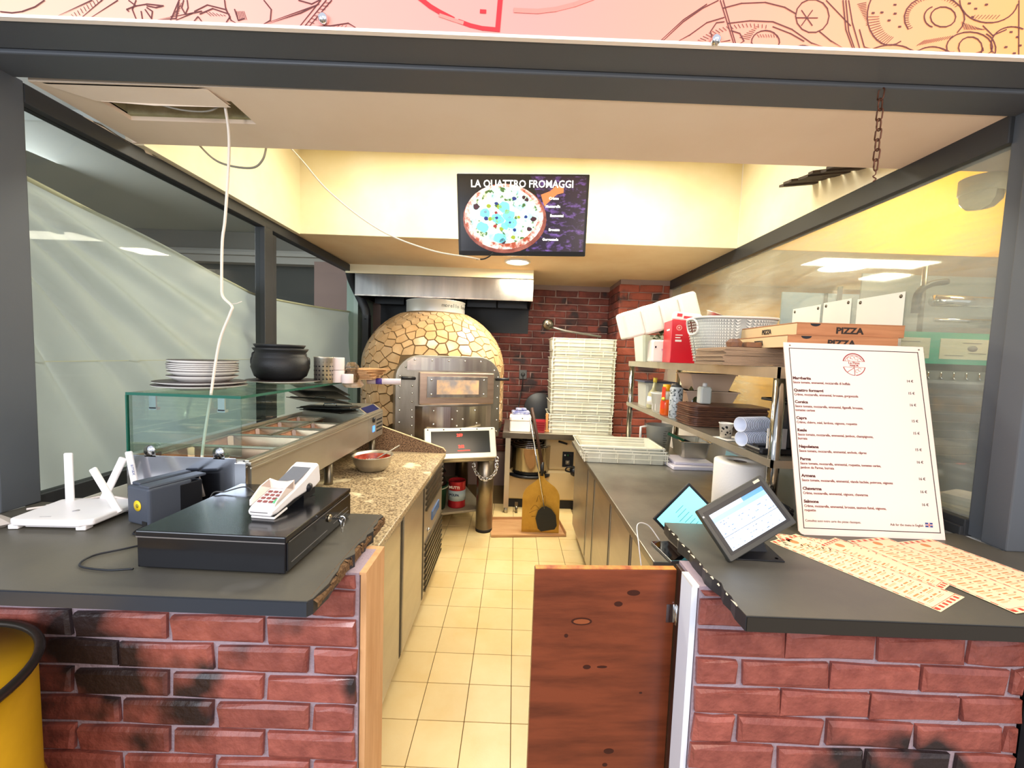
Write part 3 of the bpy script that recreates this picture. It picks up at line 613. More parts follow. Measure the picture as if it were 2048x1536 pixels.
# bundle of kraft bags with a film roll
for i in range(7):
    solo('kraft_bag', ['flat kraft paper bag, lowest in the bundle over the shelf end', 'kraft paper bag second from the bottom of the bundle', 'kraft paper bag third from the bottom of the bundle', 'kraft paper bag in the middle of the bundle', 'kraft paper bag third from the top of the bundle', 'kraft paper bag second from the top, edges curled', 'topmost kraft paper bag of the bundle, slightly askew'][i], 'bag',
         MB().cham(-.075, .075, -.11, .11, 0, .006, .001), M_kraft, (-.88 + .004 * i, 2.36, GZ + .016 + .0085 * i + .0), R(8 - 5 * i + (i % 2) * 7), 'kraft bags on the glass shelf end')
solo('paper_wad', 'crumpled kraft and white paper wad below the kraft bags', 'paper', MB().lathe([(0, 0), (.04, .002), (.055, .02), (.04, .05), (.05, .06), (0, .055)], seg=9, smooth=False, tf=Matrix.Diagonal((1.1, 1, .85, 1))), mat('crumpled paper', 'C9A67C', .8, col2='E8E0D2', scale=18), (-.91, 2.30, GZ - .035))
fr = thing('film_roll', 'violet and white roll of film sticking out beyond the kraft bags', 'roll', (-.86, 2.38, GZ + .0), (0, R(90), R(8)))
part(fr, 'tube', MB().lathe([(0, 0), (.018, 0), (.018, .19), (0, .19)], seg=16), mat('pearly film', 'D8CBD0', .3))
part(fr, 'band', MB().lathe([(.0185, .05), (.0185, .085)], seg=16), mat('violet band', '4B3A8C', .4))
# ------------------------------------------------------------ dome oven
OV = thing('pizza_oven', 'domed pizza oven clad in cream stone mosaic with riveted steel front', 'oven', (-.805, 4.10, 0), R(22))
RB, ZS, HE = .69, 1.42, .60
def dome_pt(a, s, off=0):
    """surface point at angle a, arc position s above z=.86"""
    if s < ZS - .86:
        r, z, nr, nz = RB, .86 + s, 1, 0
    else:
        t = (s - (ZS - .86)) / .66; r = RB * math.cos(t); z = ZS + HE * math.sin(t); nr, nz = math.cos(t) / RB, math.sin(t) / HE; l = math.hypot(nr, nz); nr /= l; nz /= l
    return Vector(((r + nr * off) * math.cos(a), (r + nr * off) * math.sin(a), z + nz * off))
prof = [(RB, .86), (RB, ZS)] + [(RB * math.cos(t * .1), ZS + HE * math.sin(t * .1)) for t in range(1, 12)] + [(.29, ZS + HE * .907)]
part(OV, 'dome', MB().lathe(prof, seg=64), mat('dark mosaic grout', '6B5434', .8))
M_mos = mat('cream stone mosaic', 'D4B388', .25, col2='C29A6A', scale=5, rnd=.13, coat=.4)
rg = random.Random(21); SP = .088; pts = []
xs = [-1.55 + SP * i for i in range(36)]
for i, x in enumerate(xs):
    for j in range(15):
        pts.append((x + rg.uniform(-.36, .36) * SP, .02 + (j + (i % 2) * .5) * SP + rg.uniform(-.36, .36) * SP))
def clip(poly, nx, ny, c):
    out = []
    for i in range(len(poly)):
        a, b_ = poly[i], poly[(i + 1) % len(poly)]; da = a[0] * nx + a[1] * ny - c; db = b_[0] * nx + b_[1] * ny - c
        if da <= 0: out.append(a)
        if (da < 0) != (db < 0) and abs(da - db) > 1e-12:
            t = da / (da - db); out.append((a[0] + (b_[0] - a[0]) * t, a[1] + (b_[1] - a[1]) * t))
    return out
nm = 0
ang0 = R(-90)
for (x, y) in pts:
    poly = [(x - .1, y - .1), (x + .1, y - .1), (x + .1, y + .1), (x - .1, y + .1)]
    for (u, v) in pts:
        d2 = (u - x) ** 2 + (v - y) ** 2
        if 0 < d2 < .035:
            nx, ny = u - x, v - y; l = math.sqrt(d2); nx /= l; ny /= l
            poly = clip(poly, nx, ny, nx * (x + u) / 2 + ny * (y + v) / 2 - .0038)
            if len(poly) < 3: break
    if len(poly) < 3: continue
    poly = [p for p in poly if 0 < p[1] < 1.30]
    if len(poly) < 3: continue
    th = x / .58; 
    if not (-1.75 < th < 1.35): continue
    q = dome_pt(ang0 + th, y)
    if q.y < 0 and abs(q.x) < .43 and q.z < 1.52 and (abs(q.x) < .25 or q.z < 1.35 or math.hypot(abs(q.x) - .25, q.z - 1.355) < .17): continue
    if y < .30 and abs(th) < 1.0 : pass
    if q.z > ZS + HE * .90: continue
    P = [dome_pt(ang0 + px / .58, py, .001) for px, py in poly]; Q = [dome_pt(ang0 + px / .58, py, .008) for px, py in poly]
    cen = sum(Q, Vector()) / len(Q); Q = [cen + (k - cen) * .95 for k in Q]; n = len(P); nm += 1
    if nm > 300: break
    part(OV, 'mosaic_stone', MB().add(P + Q, [tuple(range(n, 2 * n))] + [(i, (i + 1) % n, n + (i + 1) % n, n + i) for i in range(n)]), M_mos)
cl_ = part(OV, 'flue_collar', MB().lathe([(.285, ZS + HE * .88), (.285, ZS + HE * .9 + .115), (.29, ZS + HE * .9 + .118), (.28, ZS + HE * .9 + .118), (.28, 1.9)], seg=48, cap=False), mat('satin flue steel', 'C9C8C2', .4, .5))
part(OV, 'flue_cap', MB().lathe([(0, 1.93), (.278, 1.93)], seg=32), M_black)
# front plate with rounded shoulders
M_plate = mat('dull riveted steel', '8F8A7E', .33, 1, col2='A9A396', scale=3, stretch=(3, 3, .5))
def arch(hw, z0, z1, r):
    p = [(-hw, z0), (hw, z0)] + [(hw - r + r * math.cos(t), z1 - r + r * math.sin(t)) for t in [PI / 2 * i / 8 for i in range(9)]] + [(-hw + r - r * math.sin(t), z1 - r + r * math.cos(t)) for t in [PI / 2 * i / 8 for i in range(9)]]
    return p
YF = -.705
part(OV, 'front_plate', MB().prism([(x, -z) for x, z in arch(.45, .85, 1.555, .20)], YF, -.30, TR(rx=-PI / 2) @ Matrix.Diagonal((1, 1, 1, 1))) if False else MB().prism(arch(.45, .85, 1.555, .20), .30, -YF, TR(rx=PI / 2)), M_plate, bevel=.004)
hd_ = part(OV, 'head_panel', MB().prism([(-.36, 1.43), (.36, 1.43), (.36, 1.50), (.31, 1.535), (-.31, 1.535), (-.36, 1.50)], -YF, -YF + .012, TR(rx=PI / 2)), mat('bright steel panel', 'C9C0B0', .22, 1, col2='A89A90', scale=3, stretch=(6, 1, .2)))
# lower apron bulges outward
ap = MB(); 
for i in range(12):
    t0, t1 = -1 + 2 * i / 12, -1 + 2 * (i + 1) / 12
    f_ = lambda t: YF - .10 * (1 - t * t)
    ap.add([(.33 * t0 + .04, f_(t0), .87), (.33 * t1 + .04, f_(t1), .87), (.33 * t1 + .04, f_(t1), 1.135), (.33 * t0 + .04, f_(t0), 1.135)], [(0, 1, 2, 3)], True)
    ap.add([(.33 * t0 + .04, f_(t0), 1.135), (.33 * t1 + .04, f_(t1), 1.135), (.33 * t1 + .04, YF, 1.135), (.33 * t0 + .04, YF, 1.135)], [(0, 1, 2, 3)])
part(OV, 'apron', ap, mat('bright steel panel', 'C9C0B0'))
dr = part(OV, 'oven_door', MB().box(-.265, .375, YF - .05, YF - .005, 1.15, 1.415), mat('rosy steel door', 'C9AE98', .3, 1, col2='B59C88', scale=4, stretch=(1, 1, 6)), bevel=.006)
part(dr, 'door_window_frame', MB().box(-.205, .315, YF - .056, YF - .05, 1.205, 1.385), mat('bright steel panel', 'C9C0B0'), bevel=.003)
part(dr, 'door_window', MB().box(-.125, .235, YF - .059, YF - .055, 1.235, 1.355), mat('oven window glow', '8C8480', .08, col2='D9AE80', scale=7, emit=.22))
for x in (-.17, .28):
    for z in (1.235, 1.355): part(dr, 'screw', MB().lathe([(0, 0), (.010, 0), (.007, .006), (0, .007)], seg=10, tf=TR(x, YF - .056, z, rx=PI / 2)), M_chrome)
part(dr, 'handle', MB().tube([(-.30, YF - .04, 1.365), (-.41, YF - .09, 1.37)], .013, 10), M_black, 'left black lever handle')
part(dr, 'handle', MB().tube([(.39, YF - .04, 1.365), (.50, YF - .09, 1.37)], .013, 10), M_black, 'right black lever handle')
rv = []
rm = MB().lathe([(0, .008), (.006, .0065), (.009, 0)], seg=8, tf=TR(rx=PI / 2)).mesh('rivet')
for z in (.9, 1.0, 1.1, 1.2, 1.3, 1.38): rv += [(-.415, YF, z), (.425, YF, z)]
for z in (.89, .97, 1.04, 1.1, 1.17, 1.24, 1.3, 1.37): rv += [(-.315, YF, z)]
for x in (-.3, -.16, -.02, .12, .26): rv += [(x, YF - .012, 1.515)]
for x, z in ((-.37, 1.455), (.39, 1.44)): rv += [(x, YF, z)]
for x, z in ((-.15, 1.10), (.04, 1.10), (.20, 1.10), (-.15, .99), (.04, .975), (.22, .99), (0, 1.03), (.09, 1.03)): rv += [(x, YF - .10 * (1 - ((x - .04) / .33) ** 2) - .001, z)]
for p in rv: part(OV, 'rivet', rm, M_chrome, loc=p)
part(OV, 'base_ring', MB().lathe([(.60, .78), (.66, .78), (.695, .86), (.60, .86)], seg=48), M_black)
tf_ = M_chrome
lgz = mat('thick steel tube', '9E9484', .3, 1, col2='857B6C', scale=5)
for i, (x, y) in enumerate(((.34, -.70), (-.46, -.50), (.42, .42), (-.42, .42))):
    lg_ = part(OV, 'leg', MB().lathe([(.075, .03), (.075, .80)], (x, y, 0), 20), lgz)
    part(lg_, 'foot', MB().lathe([(.06, 0), (.075, .0), (.075, .03), (.05, .03)], (x, y, 0), 20), M_rubber)
part(OV, 'lower_shelf', MB().box(-.50, .36, -.66, .40, .165, .185), mat('grey painted shelf', '8F8570', .6), bevel=.003)
part(OV, 'under_tray', MB().box(-.45, .42, -.60, .5, .76, .79), M_black)
# control panel, lettering on the collar (lettering is laid on the collar's front)
M_led = mat('red led digits', 'FF2A20', .4, emit=4)
cp = part(OV, 'control_panel', MB().cham(-.30, .30, -.13, .13, 0, .03, .008, TR(.07, -.83, .83, rx=R(68), rz=R(-4))), mat('satin control frame', 'D8D4C8', .3, .6), bevel=.004)
CT = TR(.07, -.83, .83, rx=R(68), rz=R(-4))
part(cp, 'dark_display', MB().box(-.245, .245, -.085, .10, .030, .0315, CT), mat('dark display glass', '22241F', .15))
txt(cp, 'display_digits', '269', .032, M_led, CT @ TR(-.01, .055, .033), bold=.001)
txt(cp, 'display_digits', '262', .032, M_led, CT @ TR(0, -.04, .033), bold=.001)
part(cp, 'display_bar', MB().box(-.03, .07, -.066, -.060, .0316, .033, CT), M_led)
part(cp, 'bottom_roll', MB().tube([(-.30, 0, 0), (.30, 0, 0)], .035, 12, TR(.07, -.80, .70, rz=R(-4))), M_steelH)
for x in (-.27, -.14, 0, .14, .27): part(cp, 'screw', MB().lathe([(0, .004), (.006, 0)], seg=8, tf=CT @ TR(x, .115, .030)), M_black)
for i, ch_ in enumerate('morello forni'):
    if ch_ == ' ': continue
    a = R(-90 + 3 + i * 5.4)
    txt(cl_, 'lettering', ch_, .05, mat('dark lettering', '4A4A48', .5), TR(.2865 * math.cos(a), .2865 * math.sin(a), ZS + HE * .9 + .05, rz=a + PI / 2) @ FACE)
# safety chain hanging on the oven leg
def link(m=None, l=.02, w=.011, r=.0023):
    p = [(0, w / 2 * math.cos(t), l / 2 * (1 if math.sin(t) > 0 else -1) * .45 + l / 2 * .55 * math.sin(t)) for t in [2 * PI * i / 12 for i in range(13)]]
    return MB().tube(p, r, 6).mesh('link')
ck = thing('steel_chain', 'small steel chain looped round the oven leg below the display', 'chain', (0, 0, 0))
lm = link(l=.042, w=.026, r=.0045)
lp = OV.matrix_basis @ Vector((.34, -.70, 0)); lp = Vector((-.805, 4.10, 0)) + Matrix.Rotation(R(22), 3, 'Z') @ Vector((.34, -.70, 0))
cpts = spline([(lp.x - .10, lp.y - .06, .70), (lp.x - .09, lp.y - .10, .58), (lp.x + .0, lp.y - .115, .50), (lp.x + .09, lp.y - .10, .56), (lp.x + .10, lp.y - .06, .68)], 5)
for i in range(len(cpts) - 1):
    d = (cpts[i + 1] - cpts[i]); o = part(ck, 'link', lm, M_chrome, loc=(cpts[i] + cpts[i + 1]) / 2, rot=(d.to_track_quat('Z', 'Y') @ Matrix.Rotation((i % 2) * PI / 2, 3, 'Z').to_quaternion()).to_euler())
# tins and bucket on the oven shelf
def ow(x, y, z): v = Matrix.Rotation(R(22), 3, 'Z') @ Vector((x, y, 0)); return (-.805 + v.x, 4.10 + v.y, z)
bk = thing('plastic_bucket', 'dark green plastic bucket with white label on the oven shelf', 'bucket', ow(-.09, -.50, .186), R(8))
part(bk, 'bucket_body', MB().lathe([(0, 0), (.115, 0), (.13, .20), (.14, .205), (.14, .22), (.128, .22), (.118, .02), (0, .02)], seg=32), mat('dark green plastic', '12402A', .35))
part(bk, 'label', MB().lathe([(.121, .05), (.1285, .165)], seg=14, a0=R(-122), a1=R(-58)), M_paper)
lbx = MB()
for i in range(6): lbx.box(-.04 + (i % 2) * .01, .035 - (i % 3) * .01, -.128, -.1272, .07 + i * .014, .073 + i * .014)
part(bk, 'label_print', lbx, mat('grey print', '6A6A66', .8), kind='stuff')
part(bk, 'bucket_rim', MB().lathe([(.131, .195), (.142, .195), (.142, .205), (.131, .205)], seg=32), mat('pale bucket rim', 'A9B5A4', .4))
M_tin = mat('red tin print', 'A8222A', .35, .3); M_tinb = mat('pale blue tin print', 'A9BCC2', .4)
def tin(x, y, z, label, h=.24):
    t = thing('food_tin', label, 'tin', ow(x, y, z), R(-10), 'red tomato pulp tins on the oven shelf')
    part(t, 'can', MB().lathe([(0, 0), (.078, 0), (.080, .004), (.078, .01), (.078, h - .01), (.080, h - .003), (.078, h), (.074, h), (.073, h - .008), (0, h - .008)], seg=32), M_tin)
    part(t, 'band', MB().lathe([(.0785, h * .27), (.0785, h * .66)], seg=32), M_tinb)
    txt(t, 'lettering', 'MUTTI', .034, M_paper, TR(0, -.0795, h * .75) @ FACE, bold=.001)
    txt(t, 'lettering', 'POLPA', .030, mat('navy print', '2B3550', .5), TR(0, -.0800, h * .47) @ FACE, bold=.001)
    return t
tin(.13, -.52, .186, 'red and pale blue tomato tin, lower one beside the green bucket')
tin(-.03, -.30, .186 + .0, 'red tomato tin standing behind the green bucket', .24)
tin(-.03, -.30, .186 + .241, 'red tomato tin stacked on another behind the bucket', .24)
solo('black_bag', 'black bin bag crumpled in the green bucket', 'bag', MB().lathe([(.05, .10), (.10, .14), (.125, .22), (.10, .29), (.12, .33), (.06, .40), (0, .38)], seg=11, smooth=False), mat('black bag film', '121214', .35), ow(-.09, -.50, .19))
# ------------------------------------------------------------ extraction hood
ho = thing('extraction_hood', 'brushed steel extraction hood hanging above the dome oven', 'hood', (-.73, 4.1, 2.12))
part(ho, 'front_panel', MB().box(-.885, .885, 0, .012, 0, .215), mat('hood steel', 'AFA9A2', .25, 1, col2='8F8C88', scale=2.2, stretch=(2, 1, .2)))
part(ho, 'side_panel', MB().box(.873, .885, .012, .75, 0, .215), M_darksteel); part(ho, 'side_panel', MB().box(-.885, -.873, .012, .75, 0, .215), M_darksteel)
part(ho, 'lower_lip', MB().box(-.885, .885, -.010, 0, .0, .012), mat('bright steel panel', 'C9C0B0'))
part(ho, 'inner_box', MB().box(-.87, .87, .74, .75, -.28, .215).box(-.87, .87, .012, .74, .19, .20), mat('greasy dark steel', '2E2F30', .45, .5))
for i in range(5): part(ho, 'grease_filter', MB().box(-.84 + .34 * i, -.52 + .34 * i, .45, .47, -.02, .19, TR()), mat('dark filter mesh', '3E3F40', .4, .7))
# ------------------------------------------------------------ steel table at the back with crates
tb = thing('steel_table', 'narrow steel table against the back brick wall holding the white crates', 'table', (.45, 4.25, 0))
part(tb, 'table_top', MB().box(-.545, .56, -.26, .58, .775, .815), M_steelH, bevel=.003)
part(tb, 'top_front', MB().box(-.545, .56, -.268, -.26, .765, .817), M_darksteel)
for x, y in ((-.49, -.24), (.52, -.24), (-.49, .54), (.52, .54)):
    l = part(tb, 'leg', MB().box(x - .025, x + .025, y - .025, y + .025, .06, .77), M_steel); part(l, 'foot', MB().lathe([(.018, 0), (.018, .06)], (x, y, 0), 12), M_steel)
part(tb, 'castor', MB().lathe([(0, -.012), (.038, -.012), (.038, .012), (0, .012)], seg=16, tf=TR(-.385, -.22, .04, ry=PI / 2)).box(-.40, -.37, -.24, -.20, .04, .10), M_darksteel)
def crate(name, label, loc, hx_=.30, hy=.20, h=.075, rz=0, group=None, flip=False, ribs=5):
    t = thing(name, label, 'crate', loc, rz, group)
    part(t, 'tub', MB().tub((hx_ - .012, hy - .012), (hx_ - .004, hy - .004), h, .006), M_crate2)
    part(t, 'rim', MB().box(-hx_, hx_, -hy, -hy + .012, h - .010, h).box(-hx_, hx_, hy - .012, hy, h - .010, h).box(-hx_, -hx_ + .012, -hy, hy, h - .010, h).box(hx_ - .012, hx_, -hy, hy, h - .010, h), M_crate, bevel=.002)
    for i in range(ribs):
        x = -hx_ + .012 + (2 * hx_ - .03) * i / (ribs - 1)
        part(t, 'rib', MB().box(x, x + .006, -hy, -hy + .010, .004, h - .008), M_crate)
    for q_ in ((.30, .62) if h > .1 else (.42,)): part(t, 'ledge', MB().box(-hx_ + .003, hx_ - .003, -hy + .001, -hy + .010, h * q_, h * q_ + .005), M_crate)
    return t
zt = .815; lab = ['lowest dough crate of the tall stack on the steel table', 'second dough crate from the bottom of the tall stack', 'third dough crate from the bottom of the tall stack', 'fourth dough crate from the bottom, mid stack', 'fifth dough crate from the bottom of the tall stack', 'sixth dough crate from the bottom of the tall stack', 'dough crate third from the top of the tall stack', 'dough crate second from the top of the tall stack', 'topmost dough crate of the tall stack by the brick column']
hs = [.125, .07, .125, .125, .07, .125, .125, .07, .12]; z = zt
for i, h in enumerate(hs):
    crate('dough_crate', lab[i], (.685 + random.uniform(-.006, .006), 4.28, z + .001), .325, .21, h - .003, 0, 'white dough crates stacked on the steel table', ribs=6 if i % 2 else 5); z += h + .0005
ztop = z
cu = thing('steel_peel', 'metal turning peel with grey handle lying across the tall crate stack', 'peel', (.36, 4.28, ztop + .02), R(-8))
part(cu, 'handle', MB().tube([(-.02, 0, .10), (.15, .02, .06), (.52, .05, .012)], .012, 10), mat('worn grey pole', '8B8780', .4, .6))
part(cu, 'hub', MB().lathe([(0, -.03), (.05, -.03), (.06, 0), (.05, .03), (0, .03)], seg=16, tf=TR(-.03, 0, .12, rx=PI / 2)).lathe([(0, .03), (.02, .03), (.02, .04), (0, .04)], seg=12, tf=TR(-.03, 0, .12, rx=PI / 2)), M_darksteel)
# small things on the table
wbx = thing('white_box', 'white plastic tub with curved lid on the steel table beside the oven', 'box', (.075, 4.12, .817))
part(wbx, 'tub', MB().cham(-.105, .105, -.07, .07, 0, .11, .012), M_wplastic, bevel=.006); part(wbx, 'lid', MB().cham(-.11, .11, -.075, .075, .105, .17, .02), M_wplastic, bevel=.008)
part(wbx, 'latch', MB().lathe([(0, 0), (.006, 0), (0, .004)], seg=10, tf=TR(.02, -.076, .14, rx=PI / 2)), M_black)
bl = solo('blue_packet', 'blue and white packet lying on the white tub', 'packet', MB().cham(-.09, .09, -.05, .05, 0, .035, .01).cham(-.05, .06, -.04, .04, .035, .06, .01), mat('blue packet', '39458F', .5, col2='D8DCEA', scale=14), (.075, 4.13, .989), R(6))
rb = thing('wire_basket', 'small red plastic basket between white tub and crates', 'basket', (.275, 4.10, .817))
part(rb, 'basket_body', MB().tub((.045, .05), (.055, .06), .12, .003), mat('red plastic', 'A3242E', .4))
for k in range(5): part(rb, 'hoop', MB().box(-.058, .058, -.064, -.059, .015 + .022 * k, .021 + .022 * k), mat('dark red hoop', '7A1820', .5))
solo('wooden_tool', 'upright wooden handled scraper standing by the crates', 'tool', MB().box(-.012, .012, -.01, .01, .02, .19).box(-.035, .03, -.012, .012, 0, .022), mat('oak handle', 'C9935A', .6), (.345, 4.11, .817), R(10), bevel=.003)
dp = thing('dark_pan', 'dark round peel blade leaning on the brick wall beside the crates', 'peel', (.30, 4.60, .817))
part(dp, 'blade', MB().lathe([(0, 0), (.17, 0), (.175, .004), (.17, .008), (0, .008)], seg=32, tf=TR(0, .12, .17, rx=R(80))), mat('dark blade', '3A3C40', .45, .5))
part(dp, 'stub', MB().box(-.015, .015, .12, .14, -.0, .05), M_black)
for x, l in ((.10, 'left grey wall socket with a plug, beside the oven'), (.46, 'right grey wall socket on the back brick wall')):
    t = thing('wall_socket', l, 'socket', (x, 4.848, 1.36))
    part(t, 'plate', MB().cham(-.045, .045, -.055, .055, 0, .012, .004, TR(rx=PI / 2)), mat('grey socket', '5C5E60', .5))
    part(t, 'insert', MB().lathe([(0, .012), (.026, .012), (.026, .0145), (0, .0145)], seg=16, tf=TR(rx=PI / 2)), mat('dark socket insert', '3F4143', .5))
solo('appliance_cable', 'black cable dropping from the left wall socket', 'cable', MB().tube(spline([(.10, 4.82, 1.35), (.10, 4.79, 1.25), (.085, 4.80, 1.15), (.06, 4.7, 1.0), (.05, 4.6, .84)], 6), .006, 6), M_black)
# ------------------------------------------------------------ spiral mixer under the table
mx_ = thing('dough_mixer', 'cream spiral dough mixer with steel bowl under the steel table', 'mixer', (.33, 4.36, 0))
M_mx = mat('cream enamel', 'D6BC8A', .4)
part(mx_, 'base', MB().box(-.36, .36, -.20, .28, .09, .40).box(.02, .36, -.16, .28, .40, .74), M_mx, bevel=.02, seg=3)
part(mx_, 'plinth', MB().box(-.35, .37, -.19, .28, 0, .09), M_black)
part(mx_, 'bowl', MB().lathe([(0, 0), (.18, 0), (.215, .03), (.22, .29), (.225, .295), (.21, .295), (.2, .03), (0, .02)], (-.14, -.10, .36), 40), mat('polished bowl steel', 'A9A294', .12, 1))
part(mx_, 'bowl_ring', MB().lathe([(.20, .0), (.235, .0), (.235, .025), (.20, .025)], (-.14, -.10, .345), 40), M_black)
gd = MB()
for r_ in (.09, .13, .17, .21): gd.tube([(-.14 + r_ * math.cos(t), -.10 + r_ * math.sin(t), .665 + (.21 - r_) * .25) for t in [2 * PI * i / 24 for i in range(25)]], .004, 5)
part(mx_, 'guard', gd, M_chrome, kind='stuff')
part(mx_, 'head', MB().box(-.22, .36, -.06, .26, .70, .76), M_mx, bevel=.02)
pn = part(mx_, 'switch_panel', MB().box(.20, .315, -.168, -.160, .44, .60), M_blackm, bevel=.002)
for i, c_ in enumerate(('D8D8D0', '2E7A3C', '262626')): part(pn, 'push_button', MB().lathe([(0, 0), (.009, 0), (.008, .008), (0, .009)], seg=12, tf=TR(.225 + .03 * i, -.168, .565, rx=PI / 2)), mat('button ' + c_, c_, .4))
part(pn, 'rotary_switch', MB().cham(-.022, .022, -.022, .022, 0, .008, .003, TR(.255, -.168, .49, rx=PI / 2)).lathe([(0, 0), (.012, .008), (.012, .02), (0, .02)], seg=12, tf=TR(.255, -.168, .49, rx=PI / 2)), M_steel)
part(mx_, 'lever', MB().tube([(.15, -.18, .71), (.24, -.20, .69)], .011, 8), M_black)
solo('power_plug', 'black plug and bundled cable in front of the mixer panel', 'plug', MB().lathe([(0, 0), (.03, 0), (.05, .02), (.055, .05), (.03, .07), (.02, .10), (0, .10)], seg=12, tf=TR(ry=R(75))).tube(spline([(.0, 0, 0), (-.05, -.02, .02), (-.03, -.03, .06), (.03, -.03, .05), (.06, 0, .02)], 5), .008, 6), M_black, (.60, 4.08, .42))
# peels leaning in front
pe = thing('pizza_peel', 'large gold aluminium pizza peel leaning upright on the cardboard tray', 'peel', (.275, 3.52, .025), (R(-5), 0, 0))
M_gold = mat('gold anodised blade', 'C99A3C', .35, .5, col2='A87C2A', scale=4)
bp_ = [(-.165, 0), (.165, 0), (.165, .30)] + [(.165 * math.cos(t), .30 + .15 * math.sin(t)) for t in [PI * i / 12 for i in range(1, 5)]] + [(.03, .47), (.018, .52), (-.018, .52), (-.03, .47)] + [(.165 * math.cos(t), .30 + .15 * math.sin(t)) for t in [PI * i / 12 for i in range(8, 12)]] + [(-.165, .30)]
part(pe, 'blade', MB().prism(bp_, 0, .004, TR(rx=PI / 2)), M_gold)
em = MB()
for pl in ([(-.09, .20), (-.05, .24), (0, .20), (.03, .24), (.08, .21)], [(-.10, .17), (-.03, .20), (.02, .165), (.09, .19)], [(-.04, .27), (-.02, .33), (.0, .27), (.03, .33), (.04, .26)], [(-.08, .14), (.07, .15)]):
    em.tube([(x, -.0045, z) for x, z in spline([(x, z, 0) for x, z in pl], 4) for x, z in [(x, z)]] if False else [(v.x, -.0045, v.y) for v in spline([(x, z, 0) for x, z in pl], 4)], .0022, 5)
part(pe, 'embossed_mark', em, mat('embossed gold', '8A6420', .4, .5), kind='stuff')
part(pe, 'pole', MB().tube([(0, 0, .50), (0, .002, .62)], .016, 10), M_black)
part(pe, 'grip', MB().tube([(0, 0, .60), (-.11, .005, 1.10)], .014, 10, rs=None), mat('dark brown wood pole', '3E2418', .5))
sp_ = thing('turning_peel', 'small dark round peel with thin steel pole in front of the gold peel', 'peel', (.34, 3.49, .06), (R(-4), R(-11), 0))
part(sp_, 'blade', MB().prism([(-.085, .03), (-.06, 0), (.06, 0), (.085, .03), (.09, .12), (.06, .18), (.02, .21), (-.02, .21), (-.06, .18), (-.09, .12)], 0, .006, TR(rx=PI / 2)), mat('soot dark blade', '25231C', .55, .3))
part(sp_, 'pole', MB().tube([(0, -.003, .19), (0, -.003, .98)], .0065, 8), M_chrome)
ct = thing('cardboard_tray', 'flat kraft cardboard tray on the tiles holding both peels', 'cardboard', (.155, 3.66, .004), R(6))
part(ct, 'sheet', MB().box(-.33, .33, -.20, .18, 0, .006), M_kraft); part(ct, 'front_lip', MB().box(-.33, .33, -.20, -.194, .0, .022), M_kraft); part(ct, 'right_lip', MB().box(.324, .33, -.2, .18, 0, .045), M_kraft)
part(ct, 'back_lip', MB().box(-.33, .33, .174, .18, 0, .03), M_kraft)

# ------------------------------------------------------------ right refrigerated counter
rc = thing('prep_counter', 'stainless prep counter with dull worktop on the right of the aisle', 'counter', (0, 0, 0))
M_wtop = mat('scratched steel worktop', '9C968A', .3, .7, col2='7E7A70', scale=3, bump=.03, bscale=120)
part(rc, 'steel_top', MB().box(.525, 1.35, 1.43, 3.55, .815, .85), M_wtop, bevel=.004)
part(rc, 'body', MB().box(.575, 1.34, 1.45, 3.52, .10, .815), M_steelH)
for a, b_ in ((1.46, 1.78), (1.80, 2.17), (2.19, 2.62), (2.64, 2.86), (2.88, 3.50)):
    d = part(rc, 'door', MB().box(.553, .575, a, b_, .12, .795), M_steelH, bevel=.002)
    part(d, 'edge_pull', MB().box(.5525, .5535, a + .004, a + .022, .14, .78), mat('dark gasket gap', '2B2622'))
part(rc, 'plinth', MB().box(.62, 1.30, 1.5, 3.5, .0, .10), M_black)
zc_ = .851
for i, l in enumerate(('lowest white crate in the stack on the prep counter', 'middle white crate in the stack on the prep counter', 'top open white crate of the stack on the prep counter')):
    crate('dough_crate', l, (.80 - .012 * i, 3.0 + .006 * i, zc_ + .001 + i * .019), .30, .20, .075, R(-1.5), 'white crates on the prep counter', ribs=6)
M_board = mat('pale cutting board', 'DDD6E4', .4)
solo('cutting_board', 'larger pale plastic cutting board, lower one under the steel pan', 'cutting board', MB().cham(-.16, .16, -.13, .13, 0, .022, .004), M_board, (1.24, 2.83, .851), R(2), 'pale cutting boards on the prep counter', bevel=.003)
solo('cutting_board', 'smaller pale plastic cutting board, upper one under the steel pan', 'cutting board', MB().cham(-.13, .13, -.11, .11, 0, .018, .004), M_board, (1.25, 2.86, .8735), R(-2), 'pale cutting boards on the prep counter', bevel=.003)
gp = thing('steel_pan', 'small rectangular steel pan standing on the cutting boards', 'pan', (1.31, 2.98, .893), R(-4))
part(gp, 'tub', MB().tub((.085, .11), (.10, .125), .115, .003), M_steel); part(gp, 'rim', MB().box(-.108, .108, -.135, -.12, .113, .118).box(-.108, .108, .12, .135, .113, .118).box(-.108, -.095, -.135, .135, .113, .118).box(.095, .108, -.135, .135, .113, .118), mat('bright pan rim', 'D2D6E0', .2, 1), bevel=.002)
kf = thing('chef_knife', 'green handled kitchen tool lying in the small steel pan', 'knife', (1.25, 3.0, 1.0), (0, R(22), R(-20)))
part(kf, 'handle', MB().cham(-.10, .02, -.014, .014, -.01, .012, .004), mat('bottle green handle', '1C5A3A', .4)); part(kf, 'blade', MB().box(.02, .16, -.002, .002, -.02, .016), M_blackm)
mj = thing('measuring_jug', 'frosted plastic measuring jug behind the white crates', 'jug', (1.20, 3.32, .851))
M_frost = mat('frosted plastic', 'B9BAB4', .35, alpha=.75)
part(mj, 'jug_body', MB().lathe([(0, 0), (.085, 0), (.105, .20), (.11, .205), (.103, .205), (.083, .006), (0, .006)], seg=28), M_frost)
